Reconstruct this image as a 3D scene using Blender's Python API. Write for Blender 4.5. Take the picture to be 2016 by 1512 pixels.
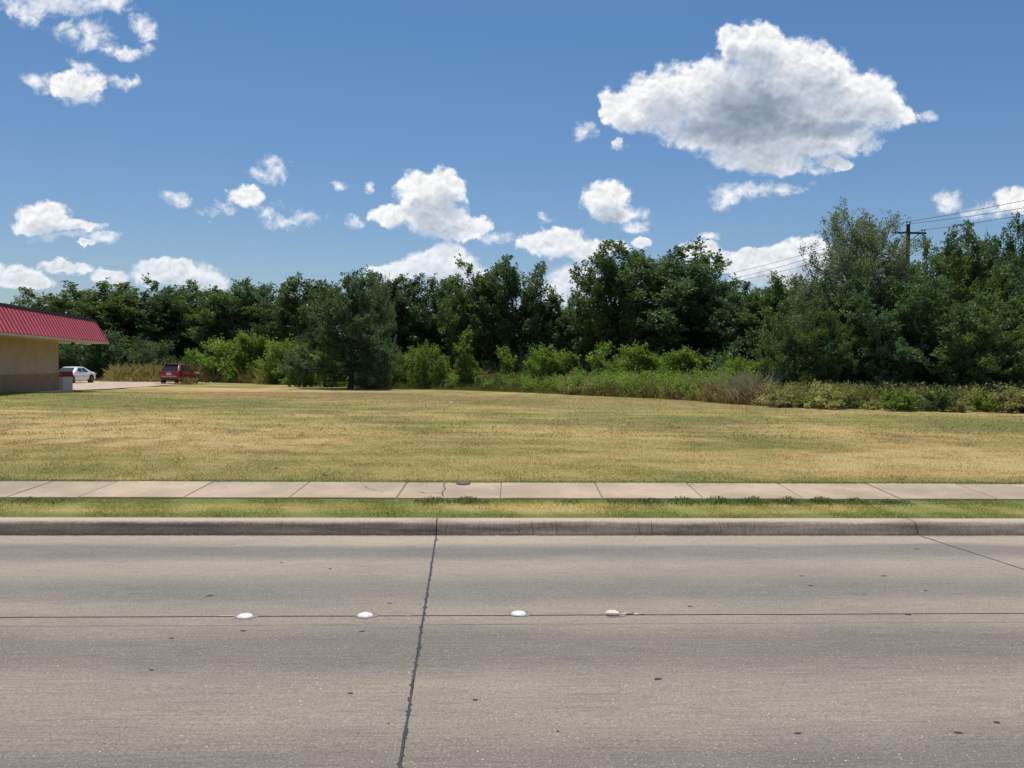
import bpy, bmesh, math, random
import numpy as np
from mathutils import Vector, Matrix

R = math.radians
sc = bpy.context.scene
for o in list(bpy.data.objects): bpy.data.objects.remove(o)
COL = sc.collection

# ------------------------------------------------------------------ camera
F = 1515.0                                  # focal length in pixels of the 2016 px wide photograph
EYE = 1.6
cam_d = bpy.data.cameras.new('camera'); cam = bpy.data.objects.new('camera', cam_d); COL.objects.link(cam)
cam_d.sensor_fit = 'HORIZONTAL'; cam_d.sensor_width = 36.0; cam_d.lens = 36.0*F/2016.0
cam_d.clip_start = 0.05; cam_d.clip_end = 9000
PITCH, ROLL = math.atan(36/F), 0.009
CM = Matrix.Rotation(math.pi/2 - PITCH, 4, 'X') @ Matrix.Rotation(ROLL, 4, 'Z')
cam.matrix_world = Matrix.Translation((0, 0, EYE)) @ CM
sc.camera = cam
sc.render.resolution_x, sc.render.resolution_y = 1024, 768

# ------------------------------------------------------------------ light
SUN_EL, SUN_AZ = R(71), R(-12)              # azimuth from +Y, positive to the right
S = Vector((math.sin(SUN_AZ)*math.cos(SUN_EL), math.cos(SUN_AZ)*math.cos(SUN_EL), math.sin(SUN_EL)))
sd = bpy.data.lights.new('sun', 'SUN'); so = bpy.data.objects.new('sun', sd); COL.objects.link(so)
sd.energy = 3.9; sd.angle = R(0.53); sd.color = (1.0, 0.935, 0.84)
so.rotation_euler = S.to_track_quat('Z', 'Y').to_euler(); so.location = (0, 0, 60)
vs = sc.view_settings
vs.view_transform = 'Standard'; vs.look = 'None'; vs.exposure = 0.0; vs.gamma = 1.0; vs.use_curve_mapping = False
cy = sc.cycles
cy.max_bounces = 6; cy.diffuse_bounces = 3; cy.glossy_bounces = 2; cy.transmission_bounces = 3; cy.transparent_max_bounces = 6
cy.caustics_reflective = False; cy.caustics_refractive = False
cy.use_denoising = True

# ------------------------------------------------------------------ node helper
class N:
    def __init__(s, tree):
        s.t = tree
    def n(s, typ, **kw):
        x = s.t.nodes.new(typ)
        for k, v in kw.items(): setattr(x, k, v)
        return x
    def put(s, sock, v):
        if isinstance(v, bpy.types.NodeSocket): s.t.links.new(v, sock)
        elif v is not None:
            if hasattr(sock.default_value, '__len__') and not hasattr(v, '__len__'): v = [v]*len(sock.default_value)
            if hasattr(sock.default_value, '__len__') and len(sock.default_value) == 4 and len(v) == 3: v = (*v, 1)
            sock.default_value = v
    def m(s, op, a, b=None, c=None, clamp=False):
        x = s.n('ShaderNodeMath', operation=op, use_clamp=clamp)
        s.put(x.inputs[0], a); s.put(x.inputs[1], b)
        if c is not None: s.put(x.inputs[2], c)
        return x.outputs[0]
    def v(s, op, a, b=None, scale=None):
        x = s.n('ShaderNodeVectorMath', operation=op)
        s.put(x.inputs[0], a)
        if b is not None: s.put(x.inputs[1], b)
        if scale is not None: s.put(x.inputs['Scale'], scale)
        return x.outputs['Value'] if op in ('LENGTH', 'DOT_PRODUCT', 'DISTANCE') else x.outputs['Vector']
    def noise(s, vec, scale, detail=4, rough=0.5, dist=0.0, dims='3D', lac=2.0):
        x = s.n('ShaderNodeTexNoise', noise_dimensions=dims)
        s.put(x.inputs['Vector'], vec); s.put(x.inputs['Scale'], scale); s.put(x.inputs['Detail'], detail)
        s.put(x.inputs['Roughness'], rough); s.put(x.inputs['Distortion'], dist); s.put(x.inputs['Lacunarity'], lac)
        return x.outputs[0]
    def vor(s, vec, scale, feature='F1', rnd=1.0):
        x = s.n('ShaderNodeTexVoronoi', feature=feature)
        s.put(x.inputs['Vector'], vec); s.put(x.inputs['Scale'], scale); s.put(x.inputs['Randomness'], rnd)
        return x
    def rng(s, v, a, b, c=0.0, d=1.0, smooth=True):
        x = s.n('ShaderNodeMapRange', interpolation_type='SMOOTHSTEP' if smooth else 'LINEAR')
        for i, q in enumerate((v, a, b, c, d)): s.put(x.inputs[i], q)
        return x.outputs[0]
    def mix(s, f, a, b, blend='MIX'):
        x = s.n('ShaderNodeMix', data_type='RGBA', blend_type=blend)
        s.put(x.inputs[0], f); s.put(x.inputs[6], a); s.put(x.inputs[7], b)
        return x.outputs[2]
    def ramp(s, f, stops, interp='LINEAR'):
        x = s.n('ShaderNodeValToRGB'); s.put(x.inputs[0], f); x.color_ramp.interpolation = interp
        e = x.color_ramp.elements
        while len(e) > 1: e.remove(e[-1])
        e[0].position = stops[0][0]; e[0].color = (*stops[0][1], 1)
        for p, c in stops[1:]:
            q = e.new(p); q.color = (*c, 1)
        return x.outputs[0]
    def sep(s, v):
        x = s.n('ShaderNodeSeparateXYZ'); s.put(x.inputs[0], v); return x.outputs
    def comb(s, a, b, c=0.0):
        x = s.n('ShaderNodeCombineXYZ')
        for i, q in enumerate((a, b, c)): s.put(x.inputs[i], q)
        return x.outputs[0]
    def pos(s): return s.n('ShaderNodeNewGeometry').outputs['Position']
    def obj(s): return s.n('ShaderNodeTexCoord').outputs['Object']
    def bump(s, h, strength=0.5, dist=0.01, normal=None):
        x = s.n('ShaderNodeBump'); s.put(x.inputs['Strength'], strength); s.put(x.inputs['Distance'], dist)
        s.put(x.inputs['Height'], h)
        if normal is not None: s.put(x.inputs['Normal'], normal)
        return x.outputs[0]

def mat(name):
    m = bpy.data.materials.new(name); m.use_nodes = True
    t = m.node_tree; t.nodes.clear(); k = N(t)
    out = k.n('ShaderNodeOutputMaterial'); b = k.n('ShaderNodeBsdfPrincipled')
    t.links.new(b.outputs[0], out.inputs[0])
    return m, k, b, out

def plain(name, col, rough=0.6, metal=0.0, var=0.12, scale=8.0, bump=0.0, coat=0.0):
    m, k, b, _ = mat(name)
    n = k.noise(k.obj(), scale, 5, 0.6)
    c = k.mix(k.rng(n, .3, .7), [x*(1-var) for x in col], [min(1, x*(1+var)) for x in col])
    k.put(b.inputs['Base Color'], c); b.inputs['Roughness'].default_value = rough; b.inputs['Metallic'].default_value = metal
    b.inputs['Coat Weight'].default_value = coat
    if bump: k.put(b.inputs['Normal'], k.bump(n, bump, .01))
    return m

# ------------------------------------------------------------------ sky
# the clouds stand in the sky by direction: (x, y, rx, ry) in the photograph's pixel units on the plane ahead
CLOUDS = [
 (1478,100,72,50),(1425,95,24,40),(1560,150,96,66),(1612,160,62,64),(1400,185,105,62),(1300,205,85,62),(1238,225,62,38),(1188,218,17,38),
 (1640,200,95,58),(1705,205,62,58),(1745,228,46,18),(1500,240,170,70),(1440,268,150,42),(1480,308,92,36),(1600,275,110,44),(1530,325,66,20),(1640,325,38,12),
 (1492,372,34,11),(1408,386,24,15),(1190,390,46,32),(1205,425,42,17),(1255,445,20,6),(1145,268,18,11),(1213,280,12,7),
 (828,388,50,46),(872,375,42,40),(775,425,46,24),(850,430,72,32),(925,443,40,20),(895,462,52,12),
 (487,385,38,24),(525,345,22,18),(430,414,26,12),(565,438,32,12),(528,412,20,12),(332,388,13,11),
 (88,425,52,26),(145,447,58,13),(70,445,46,16),(110,464,58,9),(172,482,13,7),
 (120,8,92,26),(215,12,55,20),(165,62,50,20),(195,88,26,20),(213,104,13,10),(278,52,14,16),(294,72,16,18),(290,98,12,8),
 (148,172,66,24),(160,148,22,24),(90,166,44,14),(155,196,34,12),(230,163,22,4),
 (350,542,74,22),(320,528,40,16),(18,540,60,18),(130,528,42,11),(215,546,34,13),(60,552,40,12),(400,555,40,16),
 (885,500,38,22),(860,525,72,26),(750,536,30,15),(790,535,40,18),(900,545,60,24),
 (1092,478,58,24),(1050,482,32,18),(1155,492,50,17),(1200,490,34,12),(1130,545,42,22),(1120,572,48,22),(1262,478,17,12),
 (1375,498,38,18),(1410,522,50,18),(1490,525,70,26),(1575,500,48,26),(1590,480,20,14),(1470,502,40,12),(1540,540,80,24),
 (1995,398,44,26),(1955,415,34,16),(2060,400,60,36),(1860,398,24,16),(1390,468,15,5),(672,370,17,6),(725,369,6,6),(1065,433,12,4)]
GREY = [(1480,225,150,75,.95),(1440,262,190,42,.85),(1610,255,150,32,.85),(1490,165,60,50,.6),(1700,270,60,30,.5),(850,450,80,20,.45),(150,200,60,20,.3),(110,462,70,18,.3),
        (1200,415,40,16,.2),(130,20,110,20,.3),(360,560,80,18,.3),(1985,430,50,16,.5),(900,545,80,20,.25)]
world = bpy.data.worlds.new('World'); sc.world = world; world.use_nodes = True
world.cycles.sampling_method = 'MANUAL'; world.cycles.sample_map_resolution = 256
wt = world.node_tree; wt.nodes.clear(); k = N(wt)
wout = k.n('ShaderNodeOutputWorld'); bg = k.n('ShaderNodeBackground'); wt.links.new(bg.outputs[0], wout.inputs[0])
sky = k.n('ShaderNodeTexSky', sky_type='NISHITA'); sky.sun_disc = False
sky.sun_elevation = SUN_EL; sky.sun_rotation = SUN_AZ; sky.altitude = 150; sky.air_density = 1.0; sky.dust_density = 1.2; sky.ozone_density = 1.6
d = k.n('ShaderNodeTexCoord').outputs['Generated']
dx, dy, dz = k.sep(d)
elev = k.m('MAXIMUM', dz, 0.0)
skyc = k.mix(1.0, sky.outputs[0], k.ramp(elev, [(0.0,(.80,.86,.93)),(.10,(.72,.82,.92)),(.25,(.545,.755,.91)),(.40,(.44,.705,.90)),(1.0,(.66,.82,1.0))]), 'MULTIPLY')
ahead = k.rng(dy, .12, .3)
ysafe = k.m('MAXIMUM', dy, 0.12)
px = k.m('DIVIDE', dx, ysafe); pz = k.m('DIVIDE', dz, ysafe)
P = k.comb(px, pz, 0.0)
# turbulence: warp + fractal
w1 = k.n('ShaderNodeTexNoise'); k.put(w1.inputs['Vector'], P); k.put(w1.inputs['Scale'], 26.0); k.put(w1.inputs['Detail'], 5.0); k.put(w1.inputs['Roughness'], .62)
warp = k.v('SCALE', k.v('SUBTRACT', w1.outputs['Color'], (.5,.5,.5)), scale=0.034)
PW = k.v('ADD', P, warp)
def tp(x, y): return ((x-1008)/F*1.0, (720+.009*(x-1008)-y)/F)
def blobs(lst, vec, k2=0.35):
    cur = None
    for e in lst:
        c = tp(e[0], e[1])
        a = k.v('SUBTRACT', vec, (c[0], c[1], 0))
        a = k.v('MULTIPLY', a, (F/e[2], F/e[3], 0))
        l = k.v('LENGTH', a)
        cur = l if cur is None else k.m('SMOOTH_MIN', cur, l, k2)
    return cur
def is_wisp(e):
    big = e[2]*e[3] > 620 or (e[0] > 1200 and e[0] < 1700 and e[1] < 340) or e[1] > 470
    return (not big) or e[0] < 330 and e[1] < 110
HEAPS = [(e[0], e[1], e[2]*(1.22 if e[1] > 470 else 1.05), e[3]*(1.28 if e[1] > 470 else 1.05)) for e in CLOUDS if not is_wisp(e)]+[(1445,195,110,66),(1530,190,90,60)]; WISPS = [(e[0], e[1], e[2]*1.5+5, e[3]*1.5+4) for e in CLOUDS if is_wisp(e)]
WISPS += [(1140,262,30,26),(1215,285,26,16),(1530,372,70,16),(1470,380,60,22),(1420,395,44,26),(1600,340,40,14),(1800,232,50,14),(1235,425,60,26),(700,440,30,14),(600,430,60,20),(540,335,30,30),(250,168,40,14),(250,110,50,22),(60,30,70,40),(970,470,40,20),(1170,380,40,26),(1900,420,40,22),(350,390,30,22),(200,470,50,16)]
dist = blobs(HEAPS, PW)
wfb = k.noise(k.v('ADD', P, (3.1, 1.7, 0)), 34.0, 9, .66, .35)
wdist = blobs(WISPS, PW)
wal = k.rng(k.m('ADD', k.m('MULTIPLY', k.m('SUBTRACT', 1.0, wdist), .95), k.m('MULTIPLY', k.m('SUBTRACT', wfb, .5), 3.2)), .08, 1.15)
wal = k.m('MULTIPLY', wal, k.rng(wdist, 1.25, .75, 0, .88))
fb = k.noise(P, 62.0, 7, .60)
bil = k.vor(PW, 58.0, 'SMOOTH_F1'); bill = bil.outputs['Distance']
bil2 = k.vor(PW, 150.0, 'SMOOTH_F1').outputs['Distance']
puff = k.m('ADD', k.m('MULTIPLY', k.m('SUBTRACT', .42, bill), .50), k.m('MULTIPLY', k.m('SUBTRACT', .42, bil2), .30))
dens = k.m('ADD', k.m('ADD', k.m('MULTIPLY', k.m('SUBTRACT', 1.11, dist), 2.4), puff), k.m('MULTIPLY', k.m('SUBTRACT', fb, .5), 1.7))
# relief towards the sun, from the same turbulence a little higher
P2 = k.v('ADD', PW, (-.002, .006, 0))
fb2 = k.noise(k.v('ADD', P, (-.0015, .005, 0)), 62.0, 4, .50)
bb2 = k.vor(P2, 58.0, 'SMOOTH_F1').outputs['Distance']
bb3 = k.vor(P2, 150.0, 'SMOOTH_F1').outputs['Distance']
fb1 = k.noise(P, 62.0, 4, .50)
rel = k.m('ADD', k.m('MULTIPLY', k.m('SUBTRACT', fb1, fb2), .9), k.m('ADD', k.m('MULTIPLY', k.m('SUBTRACT', bb2, bill), .8), k.m('MULTIPLY', k.m('SUBTRACT', bb3, bil2), .5)))
gm = None
for e in GREY:
    c = tp(e[0], e[1])
    a = k.v('MULTIPLY', k.v('SUBTRACT', PW, (c[0], c[1], 0)), (F/e[2], F/e[3], 0))
    g = k.m('MULTIPLY', k.rng(k.v('LENGTH', a), 1.25, .25), e[4])
    gm = g if gm is None else k.m('MAXIMUM', gm, g)
# what cloud lies between a spot and the sun above it shades it
above = blobs([e for e in CLOUDS if e[2]*e[3] > 900 and not is_wisp(e)], k.v('ADD', PW, (-.004, .024, 0)))
selfs = k.m('MULTIPLY', k.rng(above, 1.02, .35), .50)
gm = k.m('MAXIMUM', gm, selfs)
gsoft = k.m('MULTIPLY', gm, k.rng(k.noise(PW, 30.0, 4, .5), .25, .6, .78, 1.0))
alpha = k.m('MULTIPLY', k.m('MAXIMUM', wal, k.rng(dens, .0, k.m('ADD', .9, k.m('MULTIPLY', gm, .45)))), ahead)
thick = k.rng(dens, .35, 1.5)
lum = k.m('SUBTRACT', k.m('ADD', k.m('SUBTRACT', 1.0, k.m('MULTIPLY', thick, .10)), k.m('MULTIPLY', rel, k.m('SUBTRACT', .42, k.m('MULTIPLY', gsoft, .34)))), k.m('MULTIPLY', gsoft, .60))
lum = k.m('MINIMUM', k.m('MAXIMUM', lum, .30), 1.04)
ccol = k.mix(gsoft, (.985, .99, 1.0), (.72, .92, 1.2))
CLOUD_STR = 9.5
ccol = k.v('SCALE', ccol, scale=k.m('MULTIPLY', lum, CLOUD_STR))
# low clouds sit in more air
airy = k.rng(pz, .03, .22, .42, 0.0)
ccol = k.mix(airy, ccol, k.v('SCALE', skyc, scale=1.22))
# unseen cumulus over the rest of the dome, coverage raised for white fill
zz = k.m('ADD', k.m('MAXIMUM', dz, 0.0), .12)
Q = k.comb(k.m('DIVIDE', dx, zz), k.m('DIVIDE', dy, zz), 0.0)
rest = k.rng(k.noise(Q, 1.3, 8, .55, .2), .52, .66)
notview = k.m('SUBTRACT', 1.0, k.m('MULTIPLY', k.rng(dy, .55, .70), k.m('MULTIPLY', k.rng(dz, .62, .50), k.rng(k.m('ABSOLUTE', px), .95, .75))))
rest = k.m('MULTIPLY', rest, k.m('MULTIPLY', notview, k.rng(dz, .0, .1)))
sky2 = k.mix(k.m('MULTIPLY', rest, .8), skyc, (8.2, 8.3, 8.6))
fin = k.mix(alpha, sky2, ccol)
SKY = 0.105
k.put(bg.inputs['Color'], fin); bg.inputs['Strength'].default_value = SKY
bg0 = k.n('ShaderNodeBackground'); k.put(bg0.inputs['Color'], sky2); bg0.inputs['Strength'].default_value = SKY
inwin = k.m('MULTIPLY', k.m('GREATER_THAN', dy, .3), k.m('MULTIPLY', k.m('LESS_THAN', dz, .58), k.m('GREATER_THAN', dz, -.03)))
mxw = k.n('ShaderNodeMixShader'); k.put(mxw.inputs[0], inwin)
wt.links.new(bg0.outputs[0], mxw.inputs[1]); wt.links.new(bg.outputs[0], mxw.inputs[2]); wt.links.new(mxw.outputs[0], wout.inputs[0])

# ------------------------------------------------------------------ object helpers
def tag(o, label=None, cat=None, group=None, kind=None, category=None):
    cat = cat or category
    if label: o['label'] = label
    if cat: o['category'] = cat
    if group: o['group'] = group
    if kind: o['kind'] = kind
    return o
def empty(name, loc=(0,0,0), rz=0.0, **kw):
    o = bpy.data.objects.new(name, None); o.empty_display_size = .2
    o.location = loc; o.rotation_euler = (0, 0, rz); COL.objects.link(o); return tag(o, **kw)
def link(name, me, parent=None, loc=None, **kw):
    o = bpy.data.objects.new(name, me); COL.objects.link(o)
    if parent: o.parent = parent
    if loc is not None: o.location = loc
    return tag(o, **kw)
def npmesh(name, V, Fc, material, smooth=False):
    """V (n,3); Fc (m,k) with constant k"""
    me = bpy.data.meshes.new(name); V = np.asarray(V, np.float32); Fc = np.asarray(Fc, np.int32)
    m, kk = Fc.shape
    me.vertices.add(len(V)); me.vertices.foreach_set('co', V.ravel())
    me.loops.add(m*kk); me.loops.foreach_set('vertex_index', Fc.ravel())
    me.polygons.add(m); me.polygons.foreach_set('loop_start', np.arange(0, m*kk, kk, dtype=np.int32))
    me.polygons.foreach_set('use_smooth', np.full(m, smooth))
    me.materials.append(material); me.update(calc_edges=True); me.validate(); return me
def pymesh(name, V, Fs, material, smooth=False):
    me = bpy.data.meshes.new(name); me.from_pydata([tuple(v) for v in V], [], Fs)
    me.materials.append(material)
    if smooth:
        for p in me.polygons: p.use_smooth = True
    me.update(); return me
class B:
    """collects boxes, tubes and prisms for one mesh"""
    def __init__(s): s.bm = bmesh.new()
    def box(s, c, size, rot=None, bevel=0.0):
        r = bmesh.ops.create_cube(s.bm, size=1.0); vs_ = r['verts']
        M = Matrix.Translation(c) @ (rot if rot is not None else Matrix.Identity(4)) @ Matrix.Diagonal((*size, 1))
        bmesh.ops.transform(s.bm, matrix=M, verts=vs_)
        if bevel:
            es = list({e for v in vs_ for e in v.link_edges})
            bmesh.ops.bevel(s.bm, geom=es, offset=bevel, segments=2, affect='EDGES', profile=.6)
        return s
    def tube(s, a, b, r1, r2, seg=8, cap=True):
        a = Vector(a); b = Vector(b); dd = b-a
        M = Matrix.Translation((a+b)/2) @ dd.to_track_quat('Z', 'Y').to_matrix().to_4x4()
        r = bmesh.ops.create_cone(s.bm, cap_ends=cap, segments=seg, radius1=r1, radius2=r2, depth=dd.length)
        bmesh.ops.transform(s.bm, matrix=M, verts=r['verts']); return s
    def poly(s, pts):
        return s.bm.faces.new([s.bm.verts.new(p) for p in pts])
    def prism(s, pts, off):
        """pts a planar polygon, off the extrusion vector"""
        f = s.poly(pts); g = bmesh.ops.extrude_face_region(s.bm, geom=[f])
        bmesh.ops.translate(s.bm, vec=off, verts=[v for v in g['geom'] if isinstance(v, bmesh.types.BMVert)]); return s
    def sphere(s, c, r, sc_=(1,1,1), u=12, v=8):
        q = bmesh.ops.create_uvsphere(s.bm, u_segments=u, v_segments=v, radius=r)
        bmesh.ops.transform(s.bm, matrix=Matrix.Translation(c) @ Matrix.Diagonal((*sc_, 1)), verts=q['verts']); return s
    def mesh(s, name, material, smooth=False):
        bmesh.ops.recalc_face_normals(s.bm, faces=s.bm.faces)
        me = bpy.data.meshes.new(name); s.bm.to_mesh(me); s.bm.free(); me.materials.append(material)
        if smooth:
            for p in me.polygons: p.use_smooth = True
        return me
    def obj(s, name, material, parent=None, smooth=False, **kw):
        return link(name, s.mesh(name, material, smooth), parent, **kw)
def copy_tree(o, parent=None):
    c = o.copy(); COL.objects.link(c); c.parent = parent
    for ch in o.children: copy_tree(ch, c)
    return c

# ------------------------------------------------------------------ the lie of the land
PHI = math.atan(.04); CU = (math.cos(PHI), math.sin(PHI)); CV = (-math.sin(PHI), math.cos(PHI))
def uv2xy(u, v): return (u*CU[0]+v*CV[0], u*CU[1]+v*CV[1])
def xy2uv(x, y): return (x*CU[0]+y*CU[1], x*CV[0]+y*CV[1])
def sst(a, b, x):
    t = np.clip((x-a)/(b-a), 0, 1); return t*t*(3-2*t)
PV = np.array([8.8, 9.05, 10.06, 11.08, 14, 30, 66, 100, 300]); PZ = np.array([-.352, -.20, -.15, -.097, 0, 0, -.22, -.30, -.35])
def T(x, y):
    v = x*CV[0]+y*CV[1]
    z = np.interp(v, PV, PZ)
    z = z + .19*sst(43.5, 35, y)*sst(-14, -24, x)*sst(14, 26, y)
    return z
def unproj(px_, py_):
    r = (CM @ Vector(((px_-1008)/F, -(py_-756)/F, -1, 0))).to_3d()
    t = 3.0
    for _ in range(4000):
        p = (r.x*t, r.y*t)
        if EYE + r.z*t <= T(*p): break
        t += .05
    return Vector((p[0], p[1], float(T(*p))))
def at(px_, d_):
    x = (px_-1008)/F*d_; return Vector((x, d_, float(T(x, d_))))
def hor(px_): return 720+.009*(px_-1008)
def height_for(px_, d_, topy): return (hor(px_)-topy)/F*d_ + EYE - float(T((px_-1008)/F*d_, d_))

# ------------------------------------------------------------------ materials of the ground
def grass_colour(k, p):
    """colour of the turf at world position p, shared by soil and blades"""
    x, y, z = k.sep(p)
    v = k.m('ADD', k.m('MULTIPLY', x, CV[0]), k.m('MULTIPLY', y, CV[1]))
    flat = k.comb(x, y, 0.0)
    big = k.noise(flat, .16, 5, .62, .3)
    st = k.noise(k.v('MULTIPLY', flat, (.4, 1.3, 0)), .7, 6, .66)
    mid = k.noise(flat, 1.4, 5, .65)
    fine = k.noise(flat, 11.0, 4, .7)
    straw = (.55, .39, .165); olive = (.36, .30, .105); green = (.20, .22, .065); brown = (.27, .175, .09)
    f = k.m('ADD', k.m('ADD', k.m('MULTIPLY', big, 1.7), k.m('MULTIPLY', st, 1.3)), k.m('ADD', k.m('MULTIPLY', mid, .45), k.m('MULTIPLY', fine, .35)))
    # drier and greener stretches of this lawn
    def patch(cx, cy, rx, ry, amt):
        l = k.v('LENGTH', k.v('MULTIPLY', k.v('SUBTRACT', flat, (cx, cy, 0)), (1/rx, 1/ry, 0)))
        return k.m('MULTIPLY', k.rng(l, 1.3, .2), amt)
    adj = patch(-14, 30, 8, 5, -.22)
    for a in ((-22, 34, 10, 4, -.25), (-9, 16.5, 8, 3.0, .34), (6, 13.5, 7, 2.0, .30), (16, 15.0, 8, 3.5, .22), (4, 19, 6, 3.0, .10), (10, 23, 16, 4, -.16), (-12, 20, 6, 2, .22), (0, 38, 14, 5, -.08), (-18, 52, 9, 5, .42), (-20,24,8,2.5,.26), (-15,13,5,1.0,-.1)):
        adj = k.m('ADD', adj, patch(*a))
    edge = k.m('ADD', k.rng(v, 11.5, 11.0), k.m('ADD', k.rng(v, 9.45, 9.1), k.m('MULTIPLY', k.rng(v, 10.3, 10.0), k.rng(v, 9.7, 10.0))))
    strip = k.rng(v, 11.0, 10.0)
    f = k.m('ADD', k.m('ADD', f, adj), k.m('MULTIPLY', edge, -.56))
    f = k.m('ADD', f, k.m('MULTIPLY', strip, .58))
    bright = k.m('ADD', 1.0, k.m('MULTIPLY', strip, .30))
    c = k.ramp(k.rng(f, 1.53, 2.27, smooth=False), [(0, green), (.22, (.26, .265, .085)), (.45, olive), (.64, (.45, .375, .155)), (.85, straw), (1.0, (.62, .48, .23))])
    bn = k.rng(k.noise(k.v('ADD', flat, (31, 7, 0)), .36, 7, .74, .5), .50, .62)
    c = k.mix(k.m('MULTIPLY', bn, k.m('MULTIPLY', k.rng(v, 12.5, 16), .62)), c, brown)
    red = k.rng(k.v('LENGTH', k.v('MULTIPLY', k.v('SUBTRACT', flat, (-9, 41, 0)), (1/13, 1/6, 0))), 1.2, .3)
    c = k.mix(k.m('MULTIPLY', red, k.rng(st, .35, .6, .25, .75)), c, (.31, .20, .10))
    c = k.v('SCALE', c, scale=bright)
    red2 = k.rng(k.v('LENGTH', k.v('MULTIPLY', k.v('SUBTRACT', flat, (7, 35, 0)), (1/18, 1/7, 0))), 1.2, .3)
    c = k.mix(k.m('MULTIPLY', red2, k.rng(st, .35, .6, .1, .5)), c, (.33, .225, .105))
    thatch = k.mix(k.rng(fine, .55, .75), c, [q*1.12 for q in straw])
    c = k.mix(.35, c, thatch)
    c = k.mix(1.0, c, k.ramp(k.noise(flat, 40.0, 3, .6), [(.25, (.72,)*3), (.75, (1.25,)*3)]), 'MULTIPLY')
    return c, f, v, flat

M_soil, k, b, _ = mat('turf_soil')
c, f, v_, flat = grass_colour(k, k.pos())
spk = k.noise(flat, 26.0, 5, .75)
c = k.mix(k.m('MULTIPLY', k.rng(spk, .38, .62, 1, 0), .35), c, (.10, .085, .035))
k.put(b.inputs['Base Color'], c); b.inputs['Roughness'].default_value = .95; b.inputs['Specular IOR Level'].default_value = .1
h = k.m('ADD', k.m('MULTIPLY', k.noise(flat, 30.0, 6, .8), .6), k.m('MULTIPLY', k.noise(flat, 3.0, 3, .5), .8))
k.put(b.inputs['Normal'], k.bump(h, .9, .05))

def blade_mat(name, cols=None, turf=False, transl=.35, tint=1.0):
    m, k, b, out = mat(name)
    g = k.n('ShaderNodeNewGeometry'); rnd = g.outputs['Random Per Island']
    if turf:
        c, *_ = grass_colour(k, g.outputs['Position'])
        c = k.mix(1.0, c, k.ramp(rnd, [(0, (.80, .86, .78)), (.5, (1.08, 1.08, 1.03)), (.8, (1.22, 1.18, 1.14)), (1, (1.5, 1.4, 1.32))]), 'MULTIPLY')
    else:
        st = [(i/(len(cols)-1), q) for i, q in enumerate(cols)]
        pn = k.noise(g.outputs['Position'], .8, 4, .6)
        c = k.ramp(k.m('ADD', k.m('MULTIPLY', rnd, .6), k.m('MULTIPLY', k.rng(pn, .3, .7), .4)), st)
    k.put(b.inputs['Base Color'], c); b.inputs['Roughness'].default_value = .6; b.inputs['Specular IOR Level'].default_value = .25
    tr = k.n('ShaderNodeBsdfTranslucent'); k.put(tr.inputs[0], k.mix(1.0, c, (1.1, 1.15, .7), 'MULTIPLY'))
    mx = k.n('ShaderNodeMixShader'); mx.inputs[0].default_value = transl
    k.t.links.new(b.outputs[0], mx.inputs[1]); k.t.links.new(tr.outputs[0], mx.inputs[2]); k.t.links.new(mx.outputs[0], out.inputs[0])
    return m
M_turf = blade_mat('turf_blades', turf=True, transl=.3)

# far terrain
M_ter, k, b, _ = mat('far_ground')
n = k.noise(k.pos(), .05, 6, .6)
k.put(b.inputs['Base Color'], k.mix(k.rng(n, .35, .65), (.10, .12, .045), (.22, .18, .09))); b.inputs['Roughness'].default_value = .95
tv = []; tf = []
xs_ = [-4000, -300, 300, 4000]; ys_ = [-4000, -1.2, 60, 300, 5000]
for j, y_ in enumerate(ys_):
    for x_ in xs_: tv.append((x_, y_, -.55))
for j in range(4):
    for i in range(3):
        a = j*4+i; tf.append((a, a+1, a+5, a+4))
link('terrain', pymesh('terrain', tv, tf, M_ter), kind='structure')

# lawn sheet (road frame grid)
def sheet(us, vs__, z_off, name, material, zfun=T):
    us = np.asarray(us); vv = np.asarray(vs__); U, Vv = np.meshgrid(us, vv)
    X = U*CU[0]+Vv*CV[0]; Y = U*CU[1]+Vv*CV[1]; Z = zfun(X, Y)+z_off
    n1, n2 = U.shape; idx = np.arange(n1*n2).reshape(n1, n2)
    Fc = np.stack([idx[:-1, :-1], idx[:-1, 1:], idx[1:, 1:], idx[1:, :-1]], -1).reshape(-1, 4)
    return npmesh(name, np.stack([X, Y, Z], -1).reshape(-1, 3), Fc, material, True)
# undulation so that the turf is not a machine-flat plane
rngU = np.random.default_rng(3)
_w = [(rngU.uniform(.15, 1.0), rngU.uniform(.15, 1.2), rngU.uniform(0, 6.28)) for _ in range(14)]
def und(x, y):
    z = 0
    for a, b_, p_ in _w: z = z + np.sin(a*x+b_*y+p_)
    return .006*z
def Tl(x, y):
    v = x*CV[0]+y*CV[1]
    return T(x, y)+und(x, y)*sst(11.1, 13, v)
lawn = link('lawn', sheet(np.r_[-90:-40:5, -40:40:.5, 40:91:5], np.r_[11.09, 11.2, 11.5:30:.4, 30:90:1.5, 90, 120, 200, 300], -.012, 'lawn', M_soil, Tl), kind='structure')
verge = link('verge', sheet(np.arange(-20, 20.1, .5), [9.055, 9.3, 9.6, 9.9, 10.06], -.005, 'verge', M_soil), kind='structure')

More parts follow.
